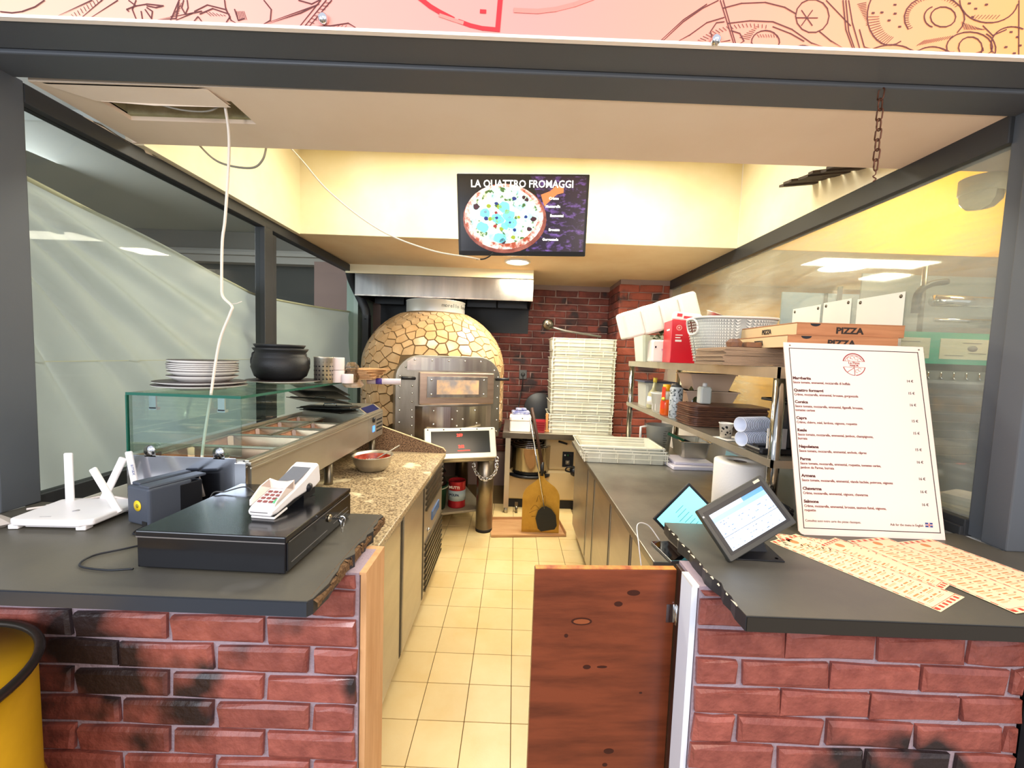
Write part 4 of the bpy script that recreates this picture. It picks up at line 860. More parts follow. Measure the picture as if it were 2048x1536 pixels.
part(mj, 'handle', MB().tube([(-.10, 0, .19), (-.15, 0, .18), (-.15, 0, .06), (-.09, 0, .04)], .010, 8), M_wplastic)
mk = MB()
for i in range(8): mk.box(.0, .02 + .01 * (i % 2), -.101 + .0, -.1005 + .002, .04 + .018 * i, .043 + .018 * i)
part(mj, 'scale_marks', mk, M_blackm, kind='stuff')
solo('blue_sheet', 'pale turquoise plastic sheet leaning under the middle shelf', 'sheet', MB().box(-.002, .002, -.22, .22, 0, .17), mat('turquoise film', 'A8DCE8', .3), (1.345, 2.35, .852), (0, R(6), 0))
sb = thing('spray_bottle', 'clear bottle with blue cap under the shelf beside the paper roll', 'bottle', (1.22, 2.12, .852), (R(90), 0, R(30)))
part(sb, 'bottle_body', MB().lathe([(0, 0), (.035, 0), (.038, .01), (.038, .11), (.02, .13), (0, .13)], (0, .04, 0), 20), M_frost); part(sb, 'cap', MB().lathe([(0, .13), (.03, .13), (.03, .17), (0, .17)], (0, .04, 0), 20), mat('royal blue cap', '2B3FB8', .4))
pr2 = thing('paper_towel_roll', 'fat white paper towel roll standing on the prep counter', 'paper roll', (1.075, 1.90, .851))
part(pr2, 'roll', MB().lathe([(.03, 0), (.108, 0), (.11, .003), (.11, .262), (.108, .266), (.03, .266), (.03, 0)], seg=48), mat('soft white towel paper', 'F2ECE6', .85, bump=.1, bscale=150))
part(pr2, 'core', MB().lathe([(.026, .002), (.030, .002), (.030, .264), (.026, .264), (.026, .002)], seg=24), mat('grey card core', '6E6058', .8))
part(pr2, 'loose_sheet', MB().add([(.09, -.062, .25), (.135, -.05, .246), (.135, -.05, .02), (.09, -.062, .02)], [(0, 1, 2, 3), (3, 2, 1, 0)]), mat('soft white towel paper', 'F2ECE6'))
ph = thing('smartphone', 'black phone lying face up at the edge of the prep counter', 'phone', (.61, 1.50, .852), R(8))
part(ph, 'case', MB().cham(-.038, .038, -.078, .078, 0, .009, .002), mat('silver phone edge', 'A9A9AC', .25, .9), bevel=.002); part(ph, 'screen', MB().box(-.035, .035, -.074, .074, .009, .0098), mat('glossy black screen', '08080A', .05))
solo('charging_cable', 'white charging cable looping from the phone over the counter edge', 'cable', MB().tube(spline([(.60, 1.58, .862), (.565, 1.62, .905), (.515, 1.60, .915), (.498, 1.52, .87), (.500, 1.44, .74), (.51, 1.40, .60)], 8), .0022, 6), M_wplastic)
tbl = thing('tablet', 'tablet with turquoise screen propped diagonally behind the right bar', 'tablet', (.70, 1.50, .853), 0)
TT = TR(0, 0, .105, rx=R(78)) @ TR(rz=R(45))
part(tbl, 'case', MB().cham(-.098, .098, -.128, .128, -.006, .004, .002, TT), M_black, bevel=.001); part(tbl, 'screen', MB().box(-.088, .088, -.118, .118, .004, .0048, TT), mat('turquoise screen', '86E6E8', .2, emit=.9))
tl = MB()
for i in range(7): tl.box(-.02 - .006 * (i % 3), .02, .085 - .016 * i, .087 - .016 * i, .0049, .0052, TT)
part(tbl, 'screen_text', tl, mat('dim screen text', '5FA6AA', .5), kind='stuff')
lbp = thing('label_printer', 'grey beige box with bundled black cable behind the touch terminal', 'printer', (.955, 1.52, .852), R(35))
part(lbp, 'housing', MB().cham(-.09, .09, -.07, .07, 0, .17, .006), mat('grey beige plastic', 'A9A394', .5), bevel=.004)
part(lbp, 'green_tag', MB().cham(-.03, .03, -.02, .02, 0, .05, .006, TR(-.11, -.06, 0)), mat('emerald tag', '1E9E7C', .4))
cb = MB()
for i in range(6): cb.tube([(.028 * math.cos(t) + .006 * i - .015, .05 * math.sin(t), .02 + .012 * math.sin(2 * t + i)) for t in [2 * PI * k / 16 for k in range(17)]], .0045, 6)
solo('cable_bundle', 'bundle of glossy black cable on the grey box', 'cable', cb, M_black, (.99, 1.50, 1.03), (R(25), 0, R(60)))

# ------------------------------------------------------------ steel rack over the prep counter
rk = thing('shelf_rack', 'two-tier stainless rack standing on the prep counter', 'rack', (0, 0, .851))
ZT, ZM = 1.565 - .851, 1.212 - .851
part(rk, 'shelf', MB().box(.99, 1.43, 1.54, 3.54, ZT - .006, ZT).box(.985, .993, 1.53, 3.55, ZT - .042, ZT).box(.985, 1.44, 1.53, 1.538, ZT - .042, ZT), M_steel, 'upper shelf')
part(rk, 'shelf', MB().box(.99, 1.43, 1.54, 3.54, ZM - .006, ZM).box(.985, .993, 1.53, 3.55, ZM - .030, ZM).box(.985, 1.44, 1.53, 1.538, ZM - .030, ZM), M_steel, 'middle shelf')
for x, y in ((1.008, 1.555), (1.008, 3.52), (1.42, 1.555), (1.42, 3.52)):
    part(rk, 'post', MB().lathe([(.0, 0), (.021, 0), (.021, ZT - .04), (.0, ZT - .04)], (x, y, 0), 20), mat('polished post', 'A9A8A2', .12, 1), bevel=0)
# ------------------------------------------------------------ things on the rack's upper shelf (z = 1.565)
US = 1.566; MSZ = 1.213
def rotm(ax, deg): return Matrix.Rotation(R(deg), 4, ax)
M_foam = mat('white foam tray', 'EDEAE2', .6, bump=.15, bscale=80)
for i in range(4):
    t = solo('foam_tray', ['leftmost of the white nested foam trays tilted over the clear bin', 'second white foam tray from the left in the tilted row', 'third white foam tray from the left in the tilted row', 'rightmost white foam tray, above the red box'][i], 'tray',
             MB().cham(-.066, .066, -.10, .10, -.092 - .006 * i, .092 + .004 * i, .018), M_foam, (.80 + .125 * i, 2.90, 1.822 + .040 * i), (0, R(-17), 0), 'white foam trays on the upper shelf', bevel=.012, seg=3)
cbn = thing('clear_bin', 'frosted clear food bin at the far end of the upper shelf', 'bin', (1.06, 3.22, US))
part(cbn, 'bin_body', MB().tub((.085, .11), (.105, .13), .20, .004), mat('cloudy clear plastic', 'C5CBBE', .3, alpha=.8)); part(cbn, 'yellow_label', MB().box(.06, .085, -.124, -.120, .06, .13), mat('yellow label', 'D6D040', .6))
mkc = thing('milk_carton', 'white carton bag with pink stripes between clear bin and red box', 'carton', (.985, 2.82, US))
part(mkc, 'pack', MB().cham(-.065, .07, -.05, .05, 0, .15, .012), M_paper, bevel=.004); part(mkc, 'stripes', MB().box(.01, .068, -.0515, -.0505, .05, .06).box(.0, .068, -.0515, -.0505, .08, .09).box(.02, .068, -.0515, -.0505, .11, .12).box(.01, .068, -.0515, -.0505, .02, .03), mat('pink stripes', 'D9A8C8', .6), kind='stuff')
part(mkc, 'dot', MB().box(-.045, -.035, -.0515, -.0505, .095, .108), M_black)
hb = MB(); rg = random.Random(4)
for i in range(26):
    a = rg.uniform(0, 6.28); c_ = Vector((rg.uniform(-.04, .04), rg.uniform(-.04, .04), rg.uniform(0, .07))); d = Vector((math.cos(a), math.sin(a), rg.uniform(-.3, .9))) * .022; s_ = Vector((-d.y, d.x, .006)) * .6
    hb.add([c_ - d, c_ + s_, c_ + d, c_ - s_], [(0, 1, 2, 3), (3, 2, 1, 0)])
solo('herb_bunch', 'dusty green herb bunch above the white carton', 'herbs', hb, mat('dusty herb green', '6E7E5C', .8), (.99, 2.86, US + .152))
rbx = thing('red_box', 'tall glossy red food box beside the woven basket', 'box', (1.035, 2.58, US), R(-6))
part(rbx, 'carton', MB().box(-.075, .13, -.055, .13, 0, .262), mat('glossy red card', 'D0142A', .3), bevel=.003)
part(rbx, 'emblem', MB().lathe([(.012, 0), (.017, 0), (.017, .001), (.012, .001), (.012, 0)], seg=16, tf=TR(-.03, -.0555, .215, rx=PI / 2)).lathe([(0, 0), (.007, 0), (.007, .001), (0, .001)], seg=10, tf=TR(-.03, -.0555, .215, rx=PI / 2)), mat('pale red emblem', 'E99A92', .5), kind='stuff')
part(rbx, 'white_print', MB().box(-.05, -.012, -.0565, -.0555, .13, .142).box(-.05, -.02, -.0565, -.0555, .152, .158).box(-.05, -.008, -.0565, -.0555, .168, .173), M_paper, kind='stuff')
part(rbx, 'side_emblem', MB().box(-.0765, -.0755, -.02, .05, .20, .21), M_paper)
swb = thing('small_carton', 'open white carton with red print lying on the red box', 'carton', (1.075, 2.62, US + .264), (0, R(7), R(-18)))
part(swb, 'carton', MB().cham(-.085, .085, -.05, .05, 0, .05, .012), M_paper); part(swb, 'red_print', MB().box(-.02, .06, -.0515, -.0505, .012, .028).box(-.06, -.03, -.0515, -.0505, .02, .04), mat('red', 'C0303A', .5), kind='stuff')
# woven basket: loops of a knit pattern
bs = thing('woven_basket', 'pale grey knitted plastic basket in the middle of the upper shelf', 'basket', (1.135, 2.19, US), R(-3))
M_bask = mat('pale grey basket plastic', 'D6D8D2', .5)
def bpt(t, z, off=0):
    """rounded rectangle wall of the basket"""
    hx_, hy = .155 + .05 * z / .24 + off, .11 + .03 * z / .24 + off; n_ = 3.6; c_, s_ = math.cos(t), math.sin(t)
    return Vector((hx_ * math.copysign(abs(c_) ** (2 / n_), c_), hy * math.copysign(abs(s_) ** (2 / n_), s_), z))
sh = MB(); NT = 56
v = [bpt(2 * PI * i / NT, z, o) for z, o in ((0, 0), (.235, 0), (.235, -.006), (.006, -.006)) for i in range(NT)]
sh.add(v, [tuple(range(NT))[::-1], tuple(range(3 * NT, 4 * NT))] + [(r * NT + i, r * NT + (i + 1) % NT, (r + 1) * NT + (i + 1) % NT, (r + 1) * NT + i) for r in range(3) for i in range(NT)], True)
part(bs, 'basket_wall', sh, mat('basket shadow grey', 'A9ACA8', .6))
kn_ = MB()
for i in range(100):
    t = 2 * PI * (i + .5) / 100
    if math.sin(t) > .75: continue
    for j in range(15):
        z = .012 + j * .0145; a = bpt(t - .026, z + .013, .003); b_ = bpt(t, z, .007); c_ = bpt(t + .026, z + .013, .003); d_ = bpt(t, z + .009, .004)
        kn_.add([a, b_, c_, d_], [(0, 1, 2, 3)]); 
part(bs, 'knit_pattern', kn_, M_bask, kind='stuff')
part(bs, 'basket_rim', MB().tube([bpt(2 * PI * i / 48, .238, .002) for i in range(49)], .006, 6), M_bask)
part(bs, 'handle', MB().tube([bpt(PI + a, z, .004) for a, z in [(.30 * math.cos(k), .195 + .04 * math.sin(k)) for k in [2 * PI * i / 20 for i in range(21)]]], .006, 6), mat('bright basket rim', 'E8E8E4', .45))
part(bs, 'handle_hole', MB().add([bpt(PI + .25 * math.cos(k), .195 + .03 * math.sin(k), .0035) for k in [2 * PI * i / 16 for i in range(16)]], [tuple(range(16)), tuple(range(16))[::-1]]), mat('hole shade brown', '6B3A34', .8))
# steel bowl behind
sbw = thing('steel_bowl', 'tilted steel bowl behind the woven basket', 'bowl', (1.26, 2.52, US + .19), (R(12), R(22), 0))
part(sbw, 'shell', MB().lathe([(0, -.02), (.07, -.015), (.11, .02), (.14, .085), (.146, .088), (.138, .085), (.105, .02), (0, -.01)], seg=40), M_steel)
part(sbw, 'wire_whisk', MB().tube([(.10, 0, .07), (.16, 0, .06), (.17, .02, .02)], .006, 6), M_chrome)
solo('storage_box', 'dark carton holding up the steel bowl behind the basket', 'box', MB().box(-.12, .12, -.06, .10, 0, .165), M_kraft, (1.28, 2.53, US))
# flat-packed boxes
for i in range(13):
    w_ = .30 + random.uniform(-.008, .008)
    solo('folded_box', 'flat folded kraft pizza box in the low pile, ' + ['bottom one', 'second from bottom', 'third from bottom', 'fourth from bottom', 'fifth from bottom', 'sixth from bottom', 'middle one', 'sixth from top', 'fifth from top', 'fourth from top', 'third from top', 'second from top', 'top one'][i], 'box',
         MB().cham(-w_ / 2, w_ / 2, -.14, .14, 0, .0052, .0012), mat('grey kraft board', 'A58A70', .85, rnd=.18), (1.04 + random.uniform(-.004, .004) + .0008 * i, 1.90 + random.uniform(-.004, .004), US + .0060 * i), R(random.uniform(-2, 2)), 'folded kraft boxes piled on the upper shelf')
solo('crumpled_card', 'crumpled kraft card and tape on the folded box pile', 'cardboard', MB().lathe([(0, 0), (.03, 0), (.035, .02), (.02, .035), (0, .03)], (-.05, 0, 0), 8, smooth=False).box(-.01, .07, -.03, .03, 0, .022).box(.085, .11, -.03, .03, .0, .022), mat('crumpled brown card', '8B5E3C', .8, col2='6A5148', scale=20), (1.02, 1.83, US + .081))
solo('card_block', 'small brown carton block supporting the assembled pizza boxes', 'box', MB().box(-.12, .12, -.10, .10, 0, .074), mat('grey kraft board', 'A58A70'), (1.265, 1.72, US + .0))
def pizza_box(x, y, z, rz, label):
    t = thing('pizza_box', label, 'pizza box', (x, y, z), rz, 'assembled kraft pizza boxes above the menu board')
    M_kf = mat('kraft box front', 'B98058', .8, col2='A8714C', scale=14, stretch=(.4, 1, 5)); M_ks = mat('pale kraft side', 'D9BE90', .8)
    part(t, 'carton', MB().box(-.21, .21, 0, .42, 0, .046), M_kf, bevel=.002)
    part(t, 'lid', MB().box(-.212, .212, .002, .42, .0465, .050), M_kf)
    part(t, 'left_flap', MB().box(-.2125, -.2105, .002, .418, .001, .045), M_ks)
    part(t, 'front_notch', MB().prism([(.02 * math.cos(k), -.011 * math.sin(k)) for k in [PI * i / 10 for i in range(11)]], 0, .0008, TR(-.14, -.0003, .046, rx=PI / 2)), M_black)
    txt(t, 'lettering', 'PIZZA', .034, mat('black print', '2A201C', .7), TR(-.005, -.0008, .010) @ FACE, bold=.0012, sx=1.15)
    txt(t, 'lettering', 'PIZZA', .028, mat('black print', '2A201C'), TR(-.2135, .20, .012, rz=-PI / 2) @ FACE, bold=.001, sx=.9)
    return t
pizza_box(1.283, 1.62, 1.645, R(-2), 'lower PIZZA box directly above the menu board')
pizza_box(1.331, 1.645, 1.697, R(-1), 'upper PIZZA box, shifted right on the lower one')

# ------------------------------------------------------------ things on the middle shelf (z = 1.223)
bb = thing('lidded_container', 'frosted container with dark lid at the far end of the middle shelf', 'container', (1.13, 3.30, MSZ))
part(bb, 'tub', MB().tub((.09, .11), (.10, .12), .19, .004), M_frost); part(bb, 'lid', MB().cham(-.12, .14, -.13, .13, .19, .20, .003), mat('dark blue grey lid', '3A4256', .4))
ob = thing('oil_bottle', 'small corked oil bottle with black pourer in the far container', 'bottle', (1.05, 3.10, MSZ), (0, R(5), 0))
M_amber = mat('amber liquid', 'A5672A', .15, trans=.3)
part(ob, 'bottle_body', MB().lathe([(0, 0), (.035, 0), (.038, .01), (.038, .11), (.014, .15), (.012, .20), (0, .20)], seg=20), mat('clear bottle glass', 'B9B48E', .1, alpha=.8)); part(ob, 'cork', MB().lathe([(0, .2), (.014, .2), (.016, .235), (0, .235)], seg=12), mat('cork', 'D9C04A', .7)); part(ob, 'label', MB().lathe([(.0385, .03), (.0385, .09)], seg=20), M_paper)
wt_ = thing('white_tub', 'ribbed white plastic tub standing before the corked bottle', 'tub', (1.065, 2.92, MSZ))
part(wt_, 'tub', MB().lathe([(0, 0), (.062, 0), (.078, .125), (.084, .128), (.084, .136), (.074, .134), (.06, .006), (0, .006)], seg=28), mat('translucent white plastic', 'D8D9D2', .4, alpha=.92))
for k in range(12): part(wt_, 'rib', MB().box(-.002, .002, -.0, .003, .01, .12, TR(.066 * math.cos(k * PI / 6), .066 * math.sin(k * PI / 6), 0, rz=k * PI / 6 - PI / 2)), M_wplastic)
hn = thing('syrup_bottle', 'squeeze bottle of orange syrup with yellow cap and red label', 'bottle', (1.025, 2.74, MSZ))
part(hn, 'bottle_body', MB().lathe([(0, 0), (.032, 0), (.037, .012), (.036, .085), (.030, .105), (0, .105)], seg=24), mat('orange syrup', 'D4581A', .15, emit=.08)); part(hn, 'upper_body', MB().lathe([(.030, .105), (.031, .15), (.022, .165), (0, .165)], seg=24), mat('pale clear plastic', 'D9D2BC', .2))
part(hn, 'cap', MB().lathe([(0, .162), (.026, .162), (.024, .205), (0, .207)], seg=20), mat('yellow cap', 'F2AA14', .4)); part(hn, 'label', MB().lathe([(.0375, .045), (.034, .19)], seg=6, a0=R(195), a1=R(240)), mat('red orange label', 'D9401E', .5))
part(hn, 'label_emblem', MB().lathe([(0, 0), (.013, 0), (0, .001)], seg=16, tf=TR(-.0285, -.0265, .11, rx=PI / 2, rz=R(-45))), mat('yellow emblem', 'F4D24A', .5))
sg_ = thing('herb_jar', 'clear dispenser of dried dark herbs beside the syrup bottle', 'jar', (1.035, 2.60, MSZ))
part(sg_, 'jar_body', MB().lathe([(0, 0), (.038, 0), (.040, .008), (.040, .19), (.034, .2), (0, .2)], seg=24), mat('herbs in clear jar', 'B5BCC0', .25, col2='2C3438', scale=55, lo=.52, hi=.60)); part(sg_, 'cap', MB().lathe([(0, .2), (.032, .2), (.026, .212), (.012, .218), (0, .218)], seg=20), mat('dark jar cap', '3A3C3E', .5))
ol = thing('olive_oil_bottle', 'dark green olive oil bottle behind the herb jar', 'bottle', (1.17, 2.66, MSZ))
part(ol, 'bottle_body', MB().lathe([(0, 0), (.040, 0), (.042, .01), (.042, .16), (.016, .21), (.014, .235), (0, .235)], seg=24), mat('olive green glass', '3A3A14', .12)); part(ol, 'cap', MB().lathe([(0, .235), (.018, .235), (.018, .262), (0, .262)], seg=16), M_black)
wb_ = thing('squeeze_bottle', 'small white square squeeze bottle in front of the cream cartons', 'bottle', (1.12, 2.40, MSZ + .120))
part(wb_, 'bottle_body', MB().cham(-.034, .034, -.03, .03, 0, .10, .01), mat('whitish plastic', 'D8DAD2', .35), bevel=.004); part(wb_, 'cap', MB().lathe([(0, .1), (.014, .1), (.012, .12), (0, .122)], seg=14), M_wplastic)
for i, (w0, z0, h_) in enumerate(((.17, 0, .088), (.145, .089, .11))):
    solo('cream_tray', ['lower pinkish cream takeaway tub behind the wooden boards', 'upper pinkish cream takeaway tub stacked on the lower one'][i], 'tub', MB().taper((w0 - .035, .09), (w0, .11), 0, h_).box(-w0 - .006, w0 + .006, -.115, .115, h_ - .008, h_), mat('pinkish cream card', 'D8B9A0', .7), (1.27, 2.72, MSZ + .09 + z0), 0, 'cream takeaway tubs on the middle shelf')
solo('carton_support', 'brown carton under the cream takeaway tubs', 'box', MB().box(-.13, .13, -.10, .10, 0, .088), M_kraft, (1.28, 2.74, MSZ))
M_walnut = mat('dark walnut serving board', '6E4632', .45, col2='4A2C20', scale=5, stretch=(3, 1, 20), rnd=.18)
bdp = []
hw_, hl_, rc_ = .225, .125, .05
for cx, cy, a0 in ((hw_ - rc_, -hl_ + rc_, -90), (hw_ - rc_, hl_ - rc_, 0), (-hw_ + rc_, hl_ - rc_, 90), (-hw_ + rc_, -hl_ + rc_, 180)):
    bdp += [(cx + rc_ * math.cos(R(a0 + 18 * k)), cy + rc_ * math.sin(R(a0 + 18 * k))) for k in range(6)]
bw_ = ['bottom', 'second from bottom', 'third from bottom', 'fourth from bottom', 'fifth from bottom', 'fifth from top', 'fourth from top', 'third from top', 'second from top', 'top']
for i in range(10):
    t = thing('serving_board', 'dark wooden serving board, ' + bw_[i] + ' of the pile on the middle shelf', 'board', (1.222 + random.uniform(-.006, .006), 2.40 + random.uniform(-.008, .008), MSZ + .001 + .0116 * i), R(random.uniform(-2, 2)), 'dark wooden serving boards on the middle shelf')
    part(t, 'board', MB().prism(bdp, 0, .0085), M_walnut, bevel=.002)
    part(t, 'raised_rim', MB().prism([(x * .99, y * .99) for x, y in bdp], .0085, .0108), M_walnut)
def cup_mb(r0=.022, r1=.031, h=.072): return MB().lathe([(0, .004), (r0, .002), (r0, 0), (r1, h), (r1 + .0022, h), (r1 + .0022, h + .003), (r1 - .001, h + .003), (r0 - .001, .004)], seg=24)
sc1 = thing('paper_cup', 'single espresso paper cup with black doodle print, standing alone', 'cup', (1.025, 1.95, MSZ + .004))
part(sc1, 'cup_wall', cup_mb(.024, .031, .068), M_paper)
pr3 = MB(); rg = random.Random(2)
for i in range(16):
    a = R(rg.uniform(200, 330)); z = rg.uniform(.012, .055); r_ = .0245 + .0072 * z / .068
    pr3.lathe([(0, 0), (rg.uniform(.002, .006), 0), (0, .0006)], seg=8, tf=TR(r_ * math.cos(a), r_ * math.sin(a), z, ry=PI / 2, rz=a))
part(sc1, 'doodle_print', pr3, M_blackm, kind='stuff')
solo('paper_napkin', 'white paper napkin under the single espresso cup', 'napkin', MB().box(-.07, .06, -.05, .05, 0, .002), M_paper, (1.055, 1.94, MSZ + .001), R(12))
ORD = 'first second third fourth fifth sixth seventh eighth ninth tenth eleventh twelfth thirteenth fourteenth fifteenth'.split()
M_cupw = mat('bluish white cup', 'DDE0EC', .5)
for row, (x0, z0, n_, lab_) in enumerate(((1.06, MSZ + .096, 15, 'upper row'), (1.065, MSZ + .034, 13, 'lower row'))):
    for i in range(n_):
        o = solo('stacked_cup', 'white espresso cup, ' + ORD[i] + ' from the open left end of the ' + lab_ + ' of nested cups', 'cup', cup_mb().mesh('cup') if i < 0 else (CUPM if row or i else cup_mb()), M_cupw, (x0 + .0095 * i + .004 * row, 1.795 + .0035 * i, z0), (0, R(-90), R(20)), 'espresso cups nested in the ' + lab_)
        if not row and not i: CUPM = o.data
cf = thing('cup_holder', 'black countertop holder with card slots and round tray on the middle shelf', 'holder', (1.145, 1.68, MSZ))
part(cf, 'tray_base', MB().cham(-.15, .10, -.06, .06, 0, .022, .008), M_black, bevel=.004)
part(cf, 'cup_bracket', MB().box(-.13, -.02, -.01, .03, .022, .028), M_black)
part(cf, 'tower', MB().cham(-.035, .06, -.04, .06, .02, .205, .01), M_black, bevel=.006)
part(cf, 'round_arm', MB().lathe([(.05, 0), (.066, 0), (.066, .008), (.05, .008), (.05, 0)], (-.05, 0, .215), 28), M_black)
part(cf, 'top_disc', MB().lathe([(0, 0), (.05, 0), (.05, .02), (0, .02)], seg=24, tf=TR(-.0, .03, .25, ry=R(70))), M_black)
for k in range(3): part(cf, 'card', MB().box(-.122 + .030 * k, -.104 + .030 * k, -.052, -.048, .024, .105), [M_paper, M_blackm, mat('pale grey card', 'AEB6C2', .6)][k])
part(cf, 'card_print', MB().lathe([(.003, 0), (.006, 0), (.006, .0005), (.003, .0005)], seg=10, tf=TR(-.113, -.0525, .07, rx=PI / 2)), mat('grey print', '6A6A66'))

# ------------------------------------------------------------ menu board
mb_ = thing('menu_board', 'tall white menu board listing pizzas with prices, leaning on the right bar', 'menu', (1.229, 1.357, 1.0005), (R(-12.5), 0, 0))
M_board_ = mat('satin menu board', 'F0D6C8', .38); M_wine = mat('wine print', '4E2626', .7); M_lt = mat('light wine print', '7E4E4A', .7)
bp = [(-.243, .012), (-.235, .003), (-.225, 0), (.252, 0), (.253, .672), (-.253, .672)]
part(mb_, 'panel', MB().prism(bp, -.004, 0, TR(rx=PI / 2)), M_board_)
bd_ = MB()
for a, b_, c_, d_ in ((-.234, .232, .6495, .652), (-.226, .238, .0215, .024)): bd_.box(a, b_, -.0006, 0, c_, d_)
bd_.add([(-.2355, -.0006, .652), (-.2330, -.0006, .652), (-.2240, -.0006, .0215), (-.2265, -.0006, .0215)], [(0, 3, 2, 1)]).add([(.2295, -.0006, .652), (.2320, -.0006, .652), (.2385, -.0006, .0215), (.2360, -.0006, .0215)], [(0, 3, 2, 1)])
part(mb_, 'border_line', bd_, M_black, kind='stuff')
for x in (-.231, .236): part(mb_, 'pin', MB().lathe([(0, 0), (.003, 0), (.002, .002), (0, .002)], seg=8, tf=TR(x, 0, .661, rx=PI / 2)), M_darksteel)
lgm = MB()
def seg2(mb, pts, wd, y=-.0006):
    for a, b_ in zip(pts[:-1], pts[1:]):
        a = Vector(a); b_ = Vector(b_); d = b_ - a
        if d.length < 1e-6: continue
        n_ = Vector((-d.y, d.x)).normalized() * wd / 2
        P4 = [a + n_, b_ + n_, b_ - n_, a - n_]; mb.add([(p.x, y, p.y) for p in P4], [(0, 3, 2, 1)])
cx, cz = -.004, .598
seg2(lgm, arc(cx, cz, .040, .040, 18, 162), .004); seg2(lgm, arc(cx, cz, .034, .034, 20, 160), .0014); seg2(lgm, arc(cx, cz, .040, .040, 275, 345), .003); seg2(lgm, arc(cx, cz, .040, .040, 195, 222), .003)
seg2(lgm, [(cx - .027, cz - .029), (cx, cz - .012), (cx, cz - .041)], .002); seg2(lgm, arc(cx, cz, .040, .040, 222, 270), .002); seg2(lgm, [(cx - .04, cz + .012), (cx + .04, cz + .012)], .0012); seg2(lgm, [(cx - .04, cz - .010), (cx + .04, cz - .010)], .0012)
for a in (40, 70, 100, 130, 290, 315): seg2(lgm, arc(cx + .026 * math.cos(R(a)), cz + .026 * math.sin(R(a)), .006, .006, 0, 300, 8), .0011)
part(mb_, 'logo_mark', lgm, mat('logo wine red', '96383C', .6), kind='stuff')
txt(mb_, 'logo_lettering', 'La Pizza', .0125, mat('logo wine red', '96383C'), TR(cx, -.0006, cz + .0015) @ FACE); txt(mb_, 'logo_lettering', 'MAJOR', .010, mat('logo wine red', '96383C'), TR(cx, -.0006, cz - .0075) @ FACE)
menu = [('Margherita', ['Sauce tomate, emmental, mozzarella di buffala'], .5365, '14 €'), ('Quattro formaggi', ['Crème, mozzarella, emmental, brousse, gorgonzola'], .4925, '15 €'), ('Corsica', ['Sauce tomate, mozzarella, emmental, figatelli, brousse,', 'tomates cerises'], .4505, '16 €'),
        ('Capra', ['Crème, chèvre, miel, lardons, oignons, roquette'], .3935, '15 €'), ('Reale', ['Sauce tomate, mozzarella, emmental, jambon, champignons,', 'burrata'], .3505, '15 €'), ('Napoletana', ['Sauce tomate, mozzarella, emmental, anchois, câpres'], .2935, '15 €'),
        ('Parma', ['Sauce tomate, mozzarella, emmental, roquette, tomates cerise,', 'jambon de Parme, burrata'], .2505, '16 €'), ('Armena', ['Sauce tomate, mozzarella, emmental, viande hachée, poivrons, oignons'], .1935, '16 €'), ('Chawarma', ['Crème, mozzarella, emmental, oignons, chawarma'], .150, '16 €'), ('Salmone', ['Crème, mozzarella, emmental, brousse, saumon fumé, oignons,', 'roquette'], .107, '16 €')]
for nm_, subs, v_, pr__ in menu:
    x = -.229 + (.5365 - v_) * .022; y_ = v_ + .0
    txt(mb_, 'dish_name', nm_, .0140, M_wine, TR(x, -.0006, y_) @ FACE, .0002, 'LEFT', .00055, 1.06)
    for k, s_ in enumerate(subs): txt(mb_, 'dish_text', s_, .0118, M_lt, TR(x, -.0006, y_ - .0145 - .0140 * k) @ FACE, .0002, 'LEFT', .00028, .93)
    txt(mb_, 'price', pr__, .0125, mat('grey pencil', '5E5654', .8), TR(.203 + (.5365 - v_) * .012, -.0006, y_ + .003) @ FACE, .0002, 'RIGHT', .0002)
txt(mb_, 'footer_text', 'Consultez aussi notre carte des pizzas classiques.', .0112, M_wine, TR(-.219, -.0006, .044) @ FACE, .0002, 'LEFT', 0, .85)
txt(mb_, 'footer_text', 'Ask for the menu in English', .0112, M_wine, TR(.182, -.0006, .041) @ FACE, .0002, 'RIGHT', 0, .9)
fg = part(mb_, 'flag_print', MB().box(.189, .214, -.0006, 0, .040, .055), mat('navy flag', '2A3A78', .6))
part(fg, 'cross_white', MB().box(.189, .214, -.0009, -.0005, .0455, .0495).box(.199, .204, -.0009, -.0005, .040, .055), M_paper, kind='stuff'); part(fg, 'cross_red', MB().box(.189, .214, -.0011, -.0008, .0465, .0485).box(.2003, .2027, -.0011, -.0008, .040, .055), mat('red', 'C0303A'), kind='stuff')

# ------------------------------------------------------------ touch terminal
pos = thing('touch_terminal', 'black framed touch screen till, tilted on a stand at the right bar end', 'till', (.72, 1.21, 1.0005))
PT = TR(-.01, -.005, .112, rx=R(60)) @ TR(rz=R(28))
part(pos, 'bezel', MB().cham(-.125, .125, -.080, .080, -.010, .008, .003, PT), mat('dark bezel', '33332F', .4), bevel=.002)
part(pos, 'inner_frame', MB().box(-.112, .112, -.066, .066, .008, .0085, PT), M_black)
M_scr = mat('pale blue lit screen', 'D4E8FF', .2, emit=.85)
s1 = part(pos, 'screen', MB().box(-.100, .100, -.058, .052, .0085, .0090, PT), M_scr)
part(s1, 'toolbar', MB().box(-.100, .100, .026, .040, .0090, .0093, PT), mat('mid blue toolbar', '7FA8EC', .2, emit=.7)); part(s1, 'toolbar', MB().box(.02, .100, .040, .052, .0090, .0093, PT), mat('strong blue tab', '4E84E0', .2, emit=.7))
part(s1, 'keys_area', MB().box(-.100, .100, -.018, .026, .0090, .0092, PT), mat('ice blue keys', 'AFCFF8', .2, emit=.75)); part(s1, 'divider', MB().box(-.100, .100, -.0200, -.0185, .0090, .0094, PT), mat('divider blue', '46566E', .3))
pk = MB(); rg = random.Random(9)
